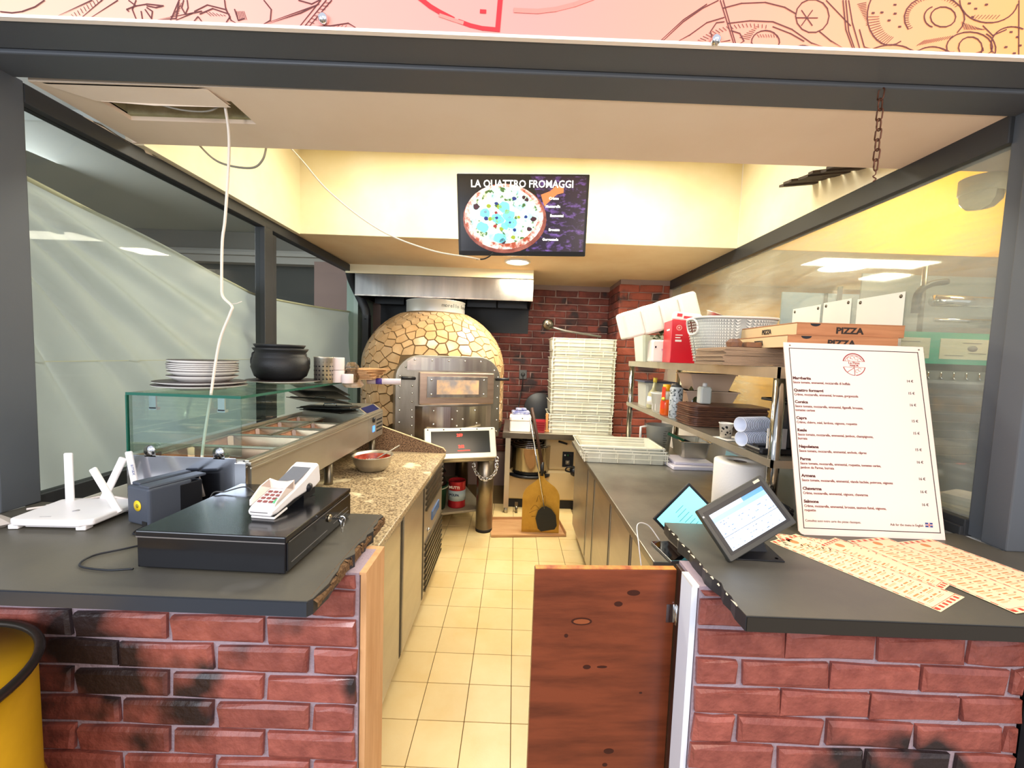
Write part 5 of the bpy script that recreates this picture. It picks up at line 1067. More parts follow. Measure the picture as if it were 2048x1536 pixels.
for i in range(60): x, y = rg.uniform(-.095, .09), rg.choice([-.012, .0, .012, .02, -.03, -.042, -.052]); pk.box(x, x + rg.uniform(.003, .007), y, y + .0018, .0093, .0096, PT)
part(s1, 'screen_marks', pk, mat('screen mark blue', '5A7AA8', .3), kind='stuff')
part(pos, 'logo_plate', MB().box(.085, .108, .066, .074, .008, .0086, PT), mat('pale maker plate', 'C9BFA8', .4)); part(pos, 'side_button', MB().lathe([(0, .008), (.004, .008), (0, .010)], seg=8, tf=PT @ TR(-.118, .055, 0)), M_paper)
part(pos, 'back_shell', MB().taper((.11, .07), (.07, .04), -.010, -.045, PT), M_black)
part(pos, 'stand_neck', MB().prism([(-.06, 0), (.07, 0), (.03, .10), (-.03, .10)], -.03, .0, TR(.0, .0, .0, rx=PI / 2 - .25)), M_black)
part(pos, 'stand_base', MB().prism([(-.085, -.05), (.085, -.055), (.10, .075), (-.05, .06)], 0, .004), M_black, bevel=.001)
part(pos, 'base_hole', MB().lathe([(0, .0041), (.005, .0041)], (.07, -.04, 0), 10), M_rubber)

# ------------------------------------------------------------ flyers on the right bar
M_fly = mat('cream flyer paper', 'EFD9AE', .6); M_fr = mat('flyer red', 'C8402E', .6); M_fo = mat('flyer orange print', 'D08850', .7)
def flyer(loc, rz, label, w_=.148, h_=.30, z=0, seed=1, wavy=0, menu2=False):
    t = thing('menu_flyer', label, 'flyer', (loc[0], loc[1], 1.0006 + z), rz, 'red bordered menu flyers on the right bar')
    part(t, 'sheet', MB().box(-w_ / 2, w_ / 2, -h_ / 2, h_ / 2, 0, .0004), M_fly)
    k = MB(); e_ = .006; n_ = 12; m_ = int(n_ * h_ / w_)
    for i in range(0, n_, 2):
        a, b_ = -w_ / 2 + e_ + (w_ - 2 * e_) * i / n_, -w_ / 2 + e_ + (w_ - 2 * e_) * (i + 1) / n_
        for y0 in (-h_ / 2 + .004, h_ / 2 - .014): k.box(a, b_, y0, y0 + .010, .0004, .0006)
    for i in range(0, m_, 2):
        a, b_ = -h_ / 2 + e_ + (h_ - 2 * e_) * i / m_, -h_ / 2 + e_ + (h_ - 2 * e_) * (i + 1) / m_
        for x0 in (-w_ / 2 + .003, w_ / 2 - .006): k.box(x0, x0 + .003, a, b_, .0004, .0006)
    for x0 in (-w_ / 2 + .007, w_ / 2 - .0080): k.box(x0, x0 + .0010, -h_ / 2 + .015, h_ / 2 - .015, .0004, .0006)
    for y0 in (-h_ / 2 + .016, h_ / 2 - .017): k.box(-w_ / 2 + .007, w_ / 2 - .007, y0, y0 + .001, .0004, .0006)
    part(t, 'checked_border', k, M_fr, kind='stuff')
    rg = random.Random(seed); q_ = MB(); r__ = MB()
    seg_y = h_ / 2 - .035; 
    q_.lathe([(.010, .0004), (.013, .0004), (.013, .0006), (.010, .0006)], (0, h_ / 2 - .035, 0), 16)
    y = h_ / 2 - .06
    while y > -h_ / 2 + .03:
        for c_ in ((-.33, -.02), (.04, .33)) if w_ > .12 else ((-.35, .35),):
            x0 = c_[0] * w_; q_.box(x0, x0 + w_ * rg.uniform(.10, .2), y, y + .0042, .0004, .0006)
            q_.box(x0, x0 + w_ * rg.uniform(.2, .3), y - .005, y - .0038, .0004, .0006); q_.box(x0, x0 + w_ * rg.uniform(.12, .26), y - .008, y - .007, .0004, .0006)
            r__.box(c_[1] * w_ - .008, c_[1] * w_, y + .0, y + .003, .0004, .0006)
        y -= .019
    part(t, 'print', q_, M_fo, kind='stuff'); part(t, 'price_print', r__, mat('flyer brown print', 'A8502E', .7), kind='stuff')
    return t
flyer((1.005, 1.150), R(27.5), 'leftmost flyer, its lower corner reaching over the bar edge', .148, .40, 0, 1)
flyer((.985, 1.290), R(76), 'flyer mostly hidden at the back left of the spread', .10, .20, -.0002, 5)
flyer((1.12, 1.19), R(31), 'smaller flyer lying crosswise over the leftmost one', .115, .285, .0008, 2)
flyer((1.245, 1.150), R(14), 'right of centre flyer with its top under the menu board', .165, .39, .0016, 3)
flyer((1.40, 1.155), R(14), 'rightmost flyer of the spread, next to the frame post', .165, .38, .0011, 4)

# ------------------------------------------------------------ left bar things
cdw = thing('cash_drawer', 'black metal cash drawer with keys in its lock on the left bar', 'cash drawer', (-.742, 1.178, 1.001), R(-1.2))
M_cash = mat('glossy black enamel', '101014', .22, bump=.02, bscale=500, coat=.3)
part(cdw, 'casing', MB().box(-.19, .19, -.19, .19, .004, .085), M_cash, bevel=.003); part(cdw, 'top_cover', MB().box(-.192, .192, -.192, .192, .085, .1), M_cash, bevel=.003)
dd = part(cdw, 'drawer_front', MB().box(.19, .194, -.185, .185, .010, .082), M_cash, bevel=.001)
M_edge = mat('worn grey edge', '8A8684', .35, .6)
for y0, y1, z in ((-.18, .18, .083), (-.17, .02, .026), (.06, .16, .045), (.06, .17, .030), (.04, .08, .05)): part(dd, 'trim_line', MB().box(.194, .1948, y0, y1, z, z + .0015), M_edge)
part(cdw, 'front_trim', MB().box(-.19, .19, -.1925, -.1915, .083, .086), M_edge)
lk = part(cdw, 'lock', MB().lathe([(0, 0), (.012, 0), (.011, .006), (0, .007)], seg=18, tf=TR(.194, .03, .060, ry=PI / 2)), mat('brass nickel', 'B5A78C', .25, 1))
part(lk, 'key', MB().box(.2, .232, .029, .031, .057, .063).lathe([(.006, -.001), (.012, -.001), (.012, .001), (.006, .001), (.006, -.001)], seg=16, tf=TR(.234, .03, .058, ry=0, rx=PI / 2)), M_chrome)
part(lk, 'key_ring', MB().tube([(.236, .03 + .011 * math.cos(k), .045 + .014 * math.sin(k)) for k in [2 * PI * i / 16 for i in range(17)]], .0012, 5), M_chrome); part(lk, 'spare_key', MB().box(.235, .237, .026, .034, .018, .036), M_chrome)
for x, y in ((-.17, -.17), (.17, -.17), (-.17, .17), (.17, .17)): part(cdw, 'foot', MB().lathe([(.012, 0), (.012, .005)], (x, y, 0), 10), M_rubber)
# card terminal
te = thing('card_terminal', 'white card payment terminal with keypad hood lying on the cash drawer', 'card terminal', (-.668, 1.195, 1.118), (R(9), 0, R(-5)))
body = MB(); L2 = .115; W2 = .039
v = []
secs = [(-L2, .012, .030, .88), (-L2 + .02, .010, .036, 1), (-.02, .012, .045, 1), (.04, .006, .055, 1), (L2 - .03, .0, .068, 1.02), (L2 - .005, .004, .072, 1.0), (L2 + .004, .015, .062, .9)]
for y, z0, z1, s_ in secs: v += [(-W2 * s_, y, z0 + .006), (-W2 * s_ * .85, y, z0), (W2 * s_ * .85, y, z0), (W2 * s_, y, z0 + .006), (W2 * s_, y, z1 - .006), (W2 * s_ * .9, y, z1), (-W2 * s_ * .9, y, z1), (-W2 * s_, y, z1 - .006)]
n_ = len(secs); f = [tuple(range(8)), tuple(range((n_ - 1) * 8, n_ * 8))[::-1]] + [(r * 8 + i, r * 8 + 8 + i, r * 8 + 8 + (i + 1) % 8, r * 8 + (i + 1) % 8) for r in range(n_ - 1) for i in range(8)]
part(te, 'housing', MB().add(v, f), M_wplastic, bevel=.003)
ST = TR(0, .045, .0595, rx=R(9.5))
part(te, 'screen', MB().box(-.030, .030, -.048, .050, .0, .0016, ST), mat('dull grey blue display', '6C7078', .3))
hdm = MB()
for sx_ in (-1, 1): hdm.add([(sx_ * .036, -.105, .036), (sx_ * .036, -.02, .046), (sx_ * .040, -.02, .072), (sx_ * .040, -.055, .068), (sx_ * .040, -.098, .048), (sx_ * .033, -.105, .036), (sx_ * .033, -.02, .046), (sx_ * .036, -.02, .072), (sx_ * .036, -.055, .068), (sx_ * .036, -.098, .048)], [(0, 1, 2, 3, 4), (9, 8, 7, 6, 5), (0, 4, 9, 5), (4, 3, 8, 9), (3, 2, 7, 8), (2, 1, 6, 7), (4, 3, 2, 1, 0), (5, 6, 7, 8, 9)])
hdm.add([(-.038, -.021, .046), (.038, -.021, .046), (.038, -.018, .073), (.015, -.018, .066), (-.015, -.018, .066), (-.038, -.018, .073), (-.038, -.016, .046), (.038, -.016, .046), (.038, -.013, .073), (.015, -.013, .066), (-.015, -.013, .066), (-.038, -.013, .073)], [(0, 1, 2, 3, 4, 5), (11, 10, 9, 8, 7, 6), (2, 8, 9, 3), (3, 9, 10, 4), (4, 10, 11, 5), (0, 5, 11, 6), (1, 7, 8, 2)])
part(te, 'keypad_hood', hdm, mat('peach white hood', 'F4E2D4', .4), kind='stuff')
KT = TR(0, -.06, .0418, rx=R(6.5))
for r_ in range(4):
    for c_ in range(3): part(te, 'key', MB().cham(-.026 + .0165 * c_, -.015 + .0165 * c_, -.030 + .0155 * r_, -.022 + .0155 * r_, 0, .002, .0006, KT), mat('brown red key legend', '8A4A48', .5))
part(te, 'enter_key', MB().cham(.020, .032, -.030, -.010, 0, .003, .001, KT), mat('green key', '5CB87E', .4))
part(te, 'card_slot', MB().box(-.028, .022, -L2 - .0008, -L2 + .002, .022, .0235), M_rubber)
part(te, 'dark_base', MB().box(-.032, .032, -.105, .05, .001, .012), M_black); part(te, 'rear_support', MB().box(-.025, .025, .04, .10, -.028, .012), M_black); part(te, 'base_plate', MB().cham(-.035, .035, -.108, -.05, .0, .006, .002), M_wplastic)
part(te, 'roller_ball', MB().lathe([(0, -.012), (.012, -.008), (.015, 0), (.012, .008), (0, .012)], seg=14, tf=TR(.036, .05, .017, ry=PI / 2)), M_black)
# ticket printer: sits with slot on top
pt = thing('ticket_printer', 'dark grey ticket printer with yellow round sticker behind the cash drawer', 'printer', (-1.135, 1.322, 1.001), R(72))
M_pr = mat('dark slate plastic', '454A54', .45)
part(pt, 'housing', MB().box(-.088, .04, -.052, .052, 0, .122), M_pr, bevel=.008, seg=3)
part(pt, 'front_dark_half', MB().box(.0, .072, -.0525, .052, .0, .110), M_black, bevel=.003)
part(pt, 'lid', MB().box(-.086, .088, -.050, .000, .119, .128), M_pr, bevel=.004); part(pt, 'lid', MB().box(-.075, .08, .012, .050, .119, .130), M_pr, bevel=.004); part(pt, 'paper_slot', MB().box(-.06, .09, .0, .012, .116, .1185), M_rubber)
part(pt, 'sticker', MB().lathe([(0, 0), (.017, 0), (.017, .001), (0, .001)], seg=24, tf=TR(-.0885, .0, .062, ry=-PI / 2)), mat('yellow sticker', 'F0C81E', .5)); part(pt, 'sticker_mark', MB().lathe([(0, 0), (.007, 0), (.007, .0003), (0, .0003)], seg=8, tf=TR(-.0896, .0, .062, ry=-PI / 2)), mat('olive sticker print', '9A8424', .6))
part(pt, 'socket_recess', MB().box(-.0895, -.086, -.042, -.02, .0, .016), M_rubber)
# router
rt = thing('wifi_router', 'flat white router with four upright paddle antennas on the left bar', 'router', (-1.385, 1.262, 1.001), R(8))
rp_ = [(-.105, -.075), (.085, -.095), (.115, -.08), (.13, .065), (.11, .10), (-.10, .115), (-.125, .10), (-.125, -.06)]
part(rt, 'body', MB().prism(rp_, .012, .032), M_wplastic, bevel=.006, seg=3); part(rt, 'underside', MB().prism([(x * .8, y * .8) for x, y in rp_], 0.004, .012), M_wplastic)
for x, y in ((-.11, -.055), (.085, -.075), (.11, .07), (-.11, .09)): part(rt, 'foot', MB().box(x - .014, x + .014, y - .014, y + .014, 0, .014), M_wplastic, bevel=.003)
part(rt, 'emblem', MB().lathe([(0, .0322), (.009, .0322), (.009, .0326), (0, .0326)], (.01, -.01, 0), 12), mat('pale grey emblem', 'B9B4B4', .5))
part(rt, 'lettering', MB().box(-.05, -.02, -.058, -.054, .0322, .0325), mat('pale grey emblem', 'B9B4B4'))
def ant(x, y, z, lean, yaw, l=.17, label=None, z0=.02):
    a = part(rt, 'antenna', MB().cham(-.012, .012, -.005, .005, 0, l, .003), M_wplastic, label, bevel=.002, loc=(x, y, z0), rot=(0, lean, yaw))
    return a
ant(-.085, .085, 0, 0, R(5), .175); ant(-.01, .115, 0, R(24), 0, .165); ant(.125, .0, 0, R(-30), R(-8), .165); a4 = ant(.10, .115, 0, R(-10), R(-10), .175, 'antenna with small grey lettering')
txt(a4, 'lettering', 'amax', .018, mat('blue grey print', '8A8FA8', .6), TR(.004, -.0056, .11, ry=PI / 2) @ FACE)
solo('router_cables', 'loops of white cable lying behind the router antennas', 'cable', MB().tube(spline([(-1.60, 1.31, 1.008), (-1.52, 1.36, 1.012), (-1.42, 1.39, 1.03), (-1.30, 1.385, 1.02), (-1.22, 1.375, 1.012)], 6), .004, 6).tube(spline([(-1.58, 1.35, 1.006), (-1.48, 1.385, 1.02), (-1.38, 1.375, 1.036), (-1.25, 1.36, 1.02)], 6), .004, 6), mat('cream cable', 'E4D4C8', .5))
solo('printer_cable', 'thin black cable curling from the ticket printer over the left bar', 'cable', MB().tube(spline([(-1.10, 1.24, 1.008), (-1.13, 1.21, 1.004), (-1.11, 1.17, 1.004), (-1.04, 1.19, 1.004), (-.99, 1.16, 1.004), (-1.05, 1.09, 1.004), (-1.10, 1.04, 1.004), (-1.08, .99, 1.004), (-1.0, .975, 1.004), (-.94, .985, 1.004)], 8), .0025, 6), M_black)
solo('usb_cable', 'short black cable lying on top of the cash drawer', 'cable', MB().tube(spline([(-.95, 1.24, 1.02), (-.945, 1.26, 1.10), (-.91, 1.27, 1.107), (-.86, 1.29, 1.118), (-.82, 1.275, 1.106)], 8), .0022, 6), mat('grey black cable', '3A3836', .4))
solo('clear_bag', 'small crumpled clear bag at the far left of the bar', 'bag', MB().lathe([(0, 0), (.05, 0), (.065, .012), (.04, .03), (.02, .035), (0, .03)], seg=9, smooth=False, tf=Matrix.Diagonal((1.5, .7, 1, 1))), mat('crumpled film grey', 'C8BDB4', .35, alpha=.8), (-1.60, 1.19, 1.001))

# ------------------------------------------------------------ TV and cables
tv = thing('television', 'hanging television showing a pizza slide titled LA QUATTRO FROMAGGI', 'television', (.0135, 2.40, 2.375), (R(13), R(-1.4), 0))
tv.scale = (1.02, 1.02, 1.02)
part(tv, 'casing', MB().cham(-.365, .365, -.215, .215, -.035, 0, .004, TR(rx=PI / 2)), M_black, bevel=.003)
part(tv, 'screen', MB().box(-.350, .350, -.0012, 0, -.188, .203), mat('dark slide background', '0C0A12', .25, col2='0A0A0C', scale=3, emit=.6))
def disc(cx, cz, rx_, rz_, y, n=32, a0=0, a1=360): return MB().add([(cx + rx_ * math.cos(R(a0 + (a1 - a0) * i / n)), y, cz + rz_ * math.sin(R(a0 + (a1 - a0) * i / n))) for i in range(n)], [tuple(range(n))])
wd_ = MB().add([(.04, -.0014, .203), (.35, -.0014, .203), (.35, -.0014, -.188), (.02, -.0014, -.188), (.12, -.0014, 0)], [(0, 4, 3, 2, 1)])
part(tv, 'slide_wood', wd_, mat('purple wood slide', '1C0C22', .3, col2='7A58B0', scale=22, stretch=(1.0, 1, 2.2), lo=.52, hi=.78, emit=.7))
PZ = (-.105, -.008)
part(tv, 'slide_board', disc(PZ[0] + .005, PZ[1] - .012, .235, .180, -.0018), mat('slide board brown', '9A5A4A', .3, col2='6A2E22', scale=14, emit=.7)); part(tv, 'slide_board_handle', MB().add([(.10, -.0018, .11), (.15, -.0018, .128), (.185, -.0018, .158), (.225, -.0018, .15), (.225, -.0018, .12), (.19, -.0018, .112), (.15, -.0018, .078), (.12, -.0018, .05)], [tuple(range(7, -1, -1))]), mat('slide handle orange', 'C87848', .3, emit=.7))
part(tv, 'slide_crust', disc(PZ[0], PZ[1], .222, .172, -.0021), mat('slide crust', 'F0D0C8', .3, col2='9A4428', scale=22, emit=.8, lo=.45, hi=.6)); part(tv, 'slide_cheese', disc(PZ[0], PZ[1] + .008, .192, .148, -.0024), mat('slide cheese', '8FE0E8', .3, col2='DCE8B8', scale=14, spots=('3C5A28', 34, .58, .66), emit=.95))
rg = random.Random(12)
for nm_, c_, n_, s_ in (('slide_cream_blob', '6FD4E6', 9, .030), ('slide_herb', '8A9A22', 12, .013), ('slide_olive', '1E2A70', 7, .011), ('slide_char', '3A1A22', 6, .017), ('slide_tomato', '8E2A2A', 4, .010)):
    m2 = MB()
    for i in range(n_):
        a = rg.uniform(0, 6.28); d = rg.uniform(.1, .8) if nm_ != 'slide_char' else .88; s2 = s_ * rg.uniform(.7, 1.3); c0 = (PZ[0] + .19 * d * math.cos(a), PZ[1] + .005 + .15 * d * math.sin(a))
        m2.add([(c0[0] + s2 * rg.uniform(.7, 1.1) * math.cos(k * PI / 5), -.0027 - .0002 * ('olive' in nm_), c0[1] + s2 * .85 * rg.uniform(.7, 1.1) * math.sin(k * PI / 5)) for k in range(10)], [tuple(range(10))])
    part(tv, nm_, m2, mat(nm_, c_, .3, emit=.8), kind='stuff')
M_tt = mat('slide white lettering', 'FFFFFF', .4, emit=1.0)
txt(tv, 'slide_title', 'LA QUATTRO FROMAGGI', .052, M_tt, TR(-.005, -.003, .146) @ FACE, bold=.0008, sx=.94)
for s_, x, z in (('Crème', .172, .085), ('Mozzarella', .168, .044), ('Emmental', .192, -.004), ('Brousse', .180, -.078), ('Gorgonzola', .160, -.130)): txt(tv, 'slide_text', s_, .019, M_tt, TR(x, -.003, z) @ FACE, bold=.0006)
part(tv, 'bottom_bezel', MB().box(-.362, .362, -.0014, 0, -.212, -.190), M_blackm)
part(tv, 'mount_arm', MB().box(-.02, .02, .03, .66, -.02, .02, TR(rx=R(-13))), M_blackm)
part(tv, 'wall_bracket', MB().box(-.10, .10, .035, .05, -.12, .12), M_blackm)
M_cab = mat('dirty white cable', 'E0D4C4', .5)
solo('television_cable', 'white cable sagging from the left recess wall to the television', 'cable', MB().tube(spline([(-1.60, 2.30, 2.98), (-1.247, 2.3, 2.643), (-1.048, 2.3, 2.432), (-.771, 2.3, 2.24), (-.492, 2.3, 2.141), (-.283, 2.32, 2.115), (-.22, 2.36, 2.113)], 8), .0042, 6), M_cab)
solo('plug_lead', 'short black lead under the television corner', 'cable', MB().tube(spline([(-.24, 2.36, 2.113), (-.20, 2.37, 2.118), (-.17, 2.38, 2.135), (-.15, 2.40, 2.16)], 5), .004, 6), M_black)
solo('ceiling_cable_loop', 'grey cable loop hanging behind the front ceiling edge', 'cable', MB().tube(spline([(-1.46, 1.83, 2.52), (-1.417, 1.85, 2.444), (-1.33, 1.85, 2.376), (-1.197, 1.85, 2.357), (-1.142, 1.85, 2.393), (-1.12, 1.85, 2.47)], 8), .0045, 6), mat('grey cable', '8A8578', .6))
solo('hanging_cable', 'long white cable hanging from the ceiling hole down behind the printer', 'cable', MB().tube(spline([(-1.06, 1.50, 2.435), (-1.055, 1.515, 2.30), (-1.075, 1.52, 2.05), (-1.088, 1.52, 1.95), (-1.092, 1.52, 1.80), (-1.088, 1.52, 1.752), (-1.052, 1.515, 1.718), (-1.055, 1.51, 1.69), (-1.09, 1.50, 1.58), (-1.11, 1.48, 1.38), (-1.11, 1.44, 1.20), (-1.10, 1.405, 1.03)], 8), .0048, 7).tube([(-1.06, 1.515, 1.725), (-1.03, 1.51, 1.728), (-1.005, 1.50, 1.735)], .0016, 5), M_cab)
solo('ceiling_hole_wire', 'thin pale wire looping out of the ceiling hole', 'wire', MB().tube(spline([(-1.06, 1.50, 2.43), (-1.12, 1.51, 2.405), (-1.20, 1.50, 2.398), (-1.28, 1.49, 2.41), (-1.30, 1.485, 2.425)], 6), .003, 5), mat('grey cable', '8A8578'))
dl_ = thing('ceiling_downlight', 'lit round ceiling downlight just below the television', 'lamp', (-.009, 3.726, 2.42))
part(dl_, 'trim_ring', MB().lathe([(.10, 0), (.115, 0), (.115, -.012), (.10, -.012), (.10, 0)], seg=32), M_white); part(dl_, 'diffuser', MB().lathe([(0, -.006), (.10, -.006)], seg=32), mat('lit warm diffuser', 'FFF3CE', .5, emit=7))
# chain
hc = thing('hanging_chain', 'rusty dark chain hanging from the beam to the right rail', 'chain', (1.078, 1.30, 2.416))
lk2 = link(l=.036, w=.017, r=.0022); M_rust = mat('rusty chain steel', '5E3A2A', .5, .6)
zz_ = 0
for i in range(8):
    zz_ = -.016 - i * .0295 * (1.0); part(hc, 'link', lk2, M_rust, loc=(.0006 * i, .0, zz_), rot=(0, 0, PI / 2 * (i % 2) + .3))
part(hc, 'hook', MB().tube(spline([(.006, 0, -.236), (.006, 0, -.25), (.0, .002, -.256), (.012, .004, -.262), (.004, .004, -.27)], 4), .0018, 5), M_rust)
# wooden slats sticking out of the right recess wall
M_slat = mat('weathered dark slat', '4E4036', .8, col2='2E2620', scale=12, stretch=(1, 1, 4))
sl = thing('plank_bundle', 'bundle of dark weathered planks jutting from the right recess wall', 'planks', (1.42, 1.90, 2.475))
for i in range(9):
    part(sl, 'plank', MB().box(0, .20, -.022, .022, -.006, .006), M_slat, loc=(.012 * (i % 3) - .02, .052 * i, .010 * i + .004 * (i % 2)), rot=(R(12), R(-5), R(-10 + 3 * (i % 3))))

# ------------------------------------------------------------ tarp behind the left glass
tp = MB(); NY, NZ = 120, 60; vs = []
def topz(y):
    if y < 2.8: return 2.17 + (1.925 - 2.17) * (y - 1.40) / 1.4
    return 1.925 + .06 * ((y - 2.8) / 1.6) ** 1.5
for i in range(NY + 1):
    y = 1.25 + 3.2 * i / NY
    for j in range(NZ + 1):
        t = j / NZ; z = topz(y) * (1 - t) + .93 * t
        d = math.hypot(y - 1.15, z - 2.25); a = math.atan2(2.25 - z, y - 1.15)
        w_ = math.exp(-d * .35) * (.034 * math.sin(a * 34 + .8 * math.sin(d * 3)) + .013 * math.sin(a * 61 + 1.3 + d))
        w_ += .012 * math.sin(z * 26 + y * 2.5) * math.exp(-t * 6)
        vs.append((-1.79 + w_ * min(1, d * 1.6), y, z))
tp.add(vs, [(i * (NZ + 1) + j, i * (NZ + 1) + j + 1, (i + 1) * (NZ + 1) + j + 1, (i + 1) * (NZ + 1) + j) for i in range(NY) for j in range(NZ)], True)
tr_ = thing('tarpaulin', 'grey green tarpaulin hung in folds behind the left glass', 'tarpaulin', (0, 0, 0))
M_tarp = mat('grey green tarp', 'C6C8BE', .6, col2='B9BBB0', scale=2)
nt = M_tarp.node_tree; tl_ = nt.nodes.new('ShaderNodeBsdfTranslucent'); tl_.inputs[0].default_value = hx('D2D4CC'); mxs = nt.nodes.new('ShaderNodeMixShader'); mxs.inputs[0].default_value = .5
nt.links.new(nt.nodes['Principled BSDF'].outputs[0], mxs.inputs[1]); nt.links.new(tl_.outputs[0], mxs.inputs[2]); nt.links.new(mxs.outputs[0], nt.nodes['Material Output'].inputs[0])
part(tr_, 'cloth', tp, M_tarp)
part(tr_, 'top_hem', MB().tube([(-1.79, y, topz(y)) for y in [1.25 + 3.2 * i / 30 for i in range(31)]], .009, 6), mat('pale tarp hem', 'C9C4A8', .5))
part(tr_, 'seam', MB().box(-1.775, -1.772, 1.35, 3.1, 1.487, 1.490), mat('pale tarp hem', 'C9C4A8'))
# stool / drum bottom left
dm = thing('yellow_drum', 'large yellow drum with dark rolled rim standing at the far left', 'drum', (-1.36, .758, 0))
M_dr = mat('weathered yellow paint', 'DDA81C', .42, col2='CC9A18', scale=5)
part(dm, 'drum_body', MB().lathe([(.0, 0), (.285, 0), (.285, .40), (.292, .41), (.292, .44), (.285, .45), (.283, .80)], seg=64), M_dr)
part(dm, 'rolled_rim', MB().lathe([(.279, .795), (.293, .793), (.297, .802), (.293, .812), (.281, .812), (.277, .803), (.279, .795)], seg=64), mat('worn dark rim', '4A443C', .3, .7))
part(dm, 'drum_lid', MB().lathe([(0, .772), (.262, .772), (.272, .777), (.278, .80)], seg=64, cap=False), mat('olive yellow lid', '9A8420', .3, col2='8A7418', scale=6))
# dark panel at the far right with white strokes
dpn = thing('marked_panel', 'black panel with white painted strokes at the bottom right corner', 'marked_panel', (1.52, 1.05, 0))
part(dpn, 'board', MB().box(-.09, .5, -.01, .02, 0, .955), M_blackm)
for x, z, w_, h_, r_ in ((.03, .66, .09, .014, -12), (.035, .545, .09, .02, -6), (.06, .78, .012, .07, 20), (.05, .44, .1, .014, 4)): part(dpn, 'white_stroke', MB().box(-w_ / 2, w_ / 2, -.0115, -.010, -h_ / 2, h_ / 2, TR(x - .02, 0, z, ry=R(-r_))), M_paper)
# ------------------------------------------------------------ neighbour kitchen seen through the greasy glass
for i, (y0, y1, z1) in enumerate(((2.22, 2.44, 1.905), (2.02, 2.20, 1.91), (1.745, 1.985, 1.90))):
    t = thing('notice_sheet', ['farthest white notice sheet taped on the right glass', 'middle white notice sheet taped on the right glass', 'nearest and widest notice sheet on the right glass, above the PIZZA boxes'][i], 'sheet', (1.625, (y0 + y1) / 2, z1), 0, 'white notice sheets taped on the right glass')
    part(t, 'paper', MB().box(0, .001, -(y1 - y0) / 2, (y1 - y0) / 2, -.30, 0), mat('thin white paper', 'D9D8CE', .8, alpha=.88))
    for s_ in (-1, 1): part(t, 'sticker_dot', MB().lathe([(0, 0), (.008, 0), (0, .001)], seg=10, tf=TR(-.001, s_ * ((y1 - y0) / 2 - .018), -.018, ry=-PI / 2)), M_darksteel)
dc = thing('dome_camera', 'smoky dome camera under the ceiling edge behind the right glass', 'camera', (2.02, 1.86, 2.42))
part(dc, 'housing', MB().lathe([(0, 0), (.075, 0), (.075, -.06), (.07, -.07)], seg=28), mat('pale camera shell', 'BFB6A0', .4)); part(dc, 'dome', MB().lathe([(.07, -.07), (.066, -.10), (.045, -.125), (0, -.135)], seg=28), mat('smoky dome', '6E5A50', .15)); part(dc, 'shell_front', MB().lathe([(.0715, -.07), (.068, -.10), (.047, -.126), (0, -.1355)], seg=12, a0=R(150), a1=R(260)), mat('pale camera shell', 'BFB6A0'))
cb_ = thing('steel_cabinet', 'dark upright cabinet with turquoise band in the neighbouring kitchen', 'cabinet', (2.50, 2.44, 0))
part(cb_, 'body', MB().box(-.42, .42, 0, .5, 0, 1.80), mat('dark green grey steel', '3B3E38', .35, .4, col2='56584E', scale=3)); part(cb_, 'turquoise_band', MB().box(-.43, .30, -.004, 0, 1.615, 1.80), mat('turquoise band', '3FBF9A', .4))
for k, x0 in enumerate((-.36, .0)): c_ = part(cb_, 'info_card', MB().box(x0, x0 + .30, -.007, -.004, 1.645, 1.765), mat('cream info card', 'E9E6C4', .6)); part(c_, 'bowl_print', MB().lathe([(0, 0), (.03, 0), (.03, .001), (0, .001)], seg=16, tf=TR(x0 + .07 + .12 * k, -.007, 1.71, rx=PI / 2) @ Matrix.Diagonal((1, .6, 1, 1))), mat('grey bowl print', '8A8F88', .6)); part(c_, 'text_lines', MB().box(x0 + .03, x0 + .14, -.0085, -.007, 1.665, 1.668).box(x0 + .17, x0 + .27, -.0085, -.007, 1.68, 1.683).box(x0 + .13, x0 + .24, -.0085, -.007, 1.74, 1.743), mat('grey print', '6A6A66'), kind='stuff')
hr = part(cb_, 'hook_rail', MB().box(-.42, .30, -.01, 0, 1.50, 1.575), mat('grey rail', '8F9288', .4, .5))
for k in range(9): part(hr, 'hook', MB().tube([(-.36 + .075 * k, -.012, 1.565), (-.36 + .075 * k, -.014, 1.535), (-.36 + .075 * k, -.022, 1.525)], .005, 6), M_chrome)
for k in range(9): part(cb_, 'tray_edge', MB().box(-.40, .40, -.012, 0, 1.02 + .05 * k, 1.025 + .05 * k), M_darksteel)
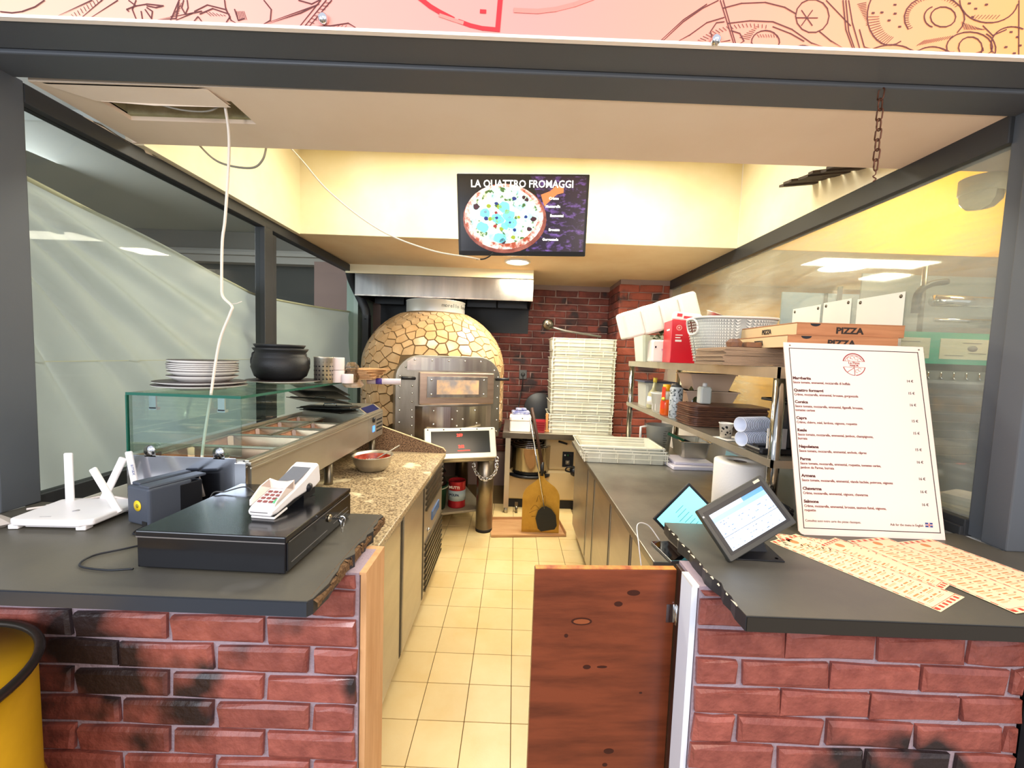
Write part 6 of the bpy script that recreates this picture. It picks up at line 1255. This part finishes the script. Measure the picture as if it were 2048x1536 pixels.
hp = thing('steel_ducting', 'shiny steel pipes and taps above the neighbouring cabinet', 'pipes', (2.55, 2.6, 1.83))
part(hp, 'pipe', MB().tube([(.05, 0, .18), (.45, 0, .18)], .035, 14), M_chrome); part(hp, 'pipe', MB().tube([(-.02, 0, -.03), (-.02, 0, .42)], .014, 10), M_darksteel); part(hp, 'pipe', MB().tube(spline([(.12, 0, .30), (.02, 0, .28), (-.05, 0, .22), (-.06, 0, .1)], 6), .02, 10), M_black, 'bent black pipe'); part(hp, 'pipe', MB().tube([(.05, -.02, .06), (.45, -.02, .06)], .012, 10), M_chrome)
ns = thing('steel_splashback', 'mirror bright steel sheets behind the neighbouring cabinet', 'splashback', (2.2, 2.98, 1.0))
part(ns, 'sheet', MB().box(-.30, .25, 0, .01, .1, 1.10), mat('blue sheen steel', 'B5C6D0', .35, .8)); part(ns, 'sheet', MB().box(.26, 1.4, 0, .01, .1, 1.25), mat('cool grey steel', '9DA3A2', .4, .7)); part(ns, 'strip', MB().box(.0, .02, -.01, 0, .3, 1.1), M_black); part(ns, 'strip', MB().box(.09, .12, -.01, 0, .3, 1.15), M_black)
nl = thing('neighbour_downlight', 'glaring round ceiling lamp in the neighbouring kitchen', 'lamp', (2.72, 3.5, 2.42)); part(nl, 'diffuser', MB().lathe([(0, -.01), (.17, -.01)], seg=28), mat('glaring white diffuser', 'FFF8E0', .5, emit=22)); part(nl, 'trim_ring', MB().lathe([(.17, 0), (.19, 0), (.19, -.014), (.17, -.014), (.17, 0)], seg=28), M_white)
nb = thing('paper_pile', 'pale crumpled paper packets on the sill behind the right glass', 'paper', (1.80, 1.60, 1.0)); part(nb, 'packet', MB().cham(-.09, .14, -.12, .12, 0, .05, .015), mat('pale yellow packet', 'EBDCA8', .7)); part(nb, 'packet', MB().cham(-.06, .10, -.08, .06, .05, .085, .012, TR(rz=.4)), M_paper)
solo('neighbour_counter', 'steel counter beyond the right glass carrying pale packets', 'counter', MB().box(1.71, 2.05, 1.45, 4.2, .90, 1.0).box(1.72, 2.03, 1.5, 4.15, 0, .90), M_steelH)
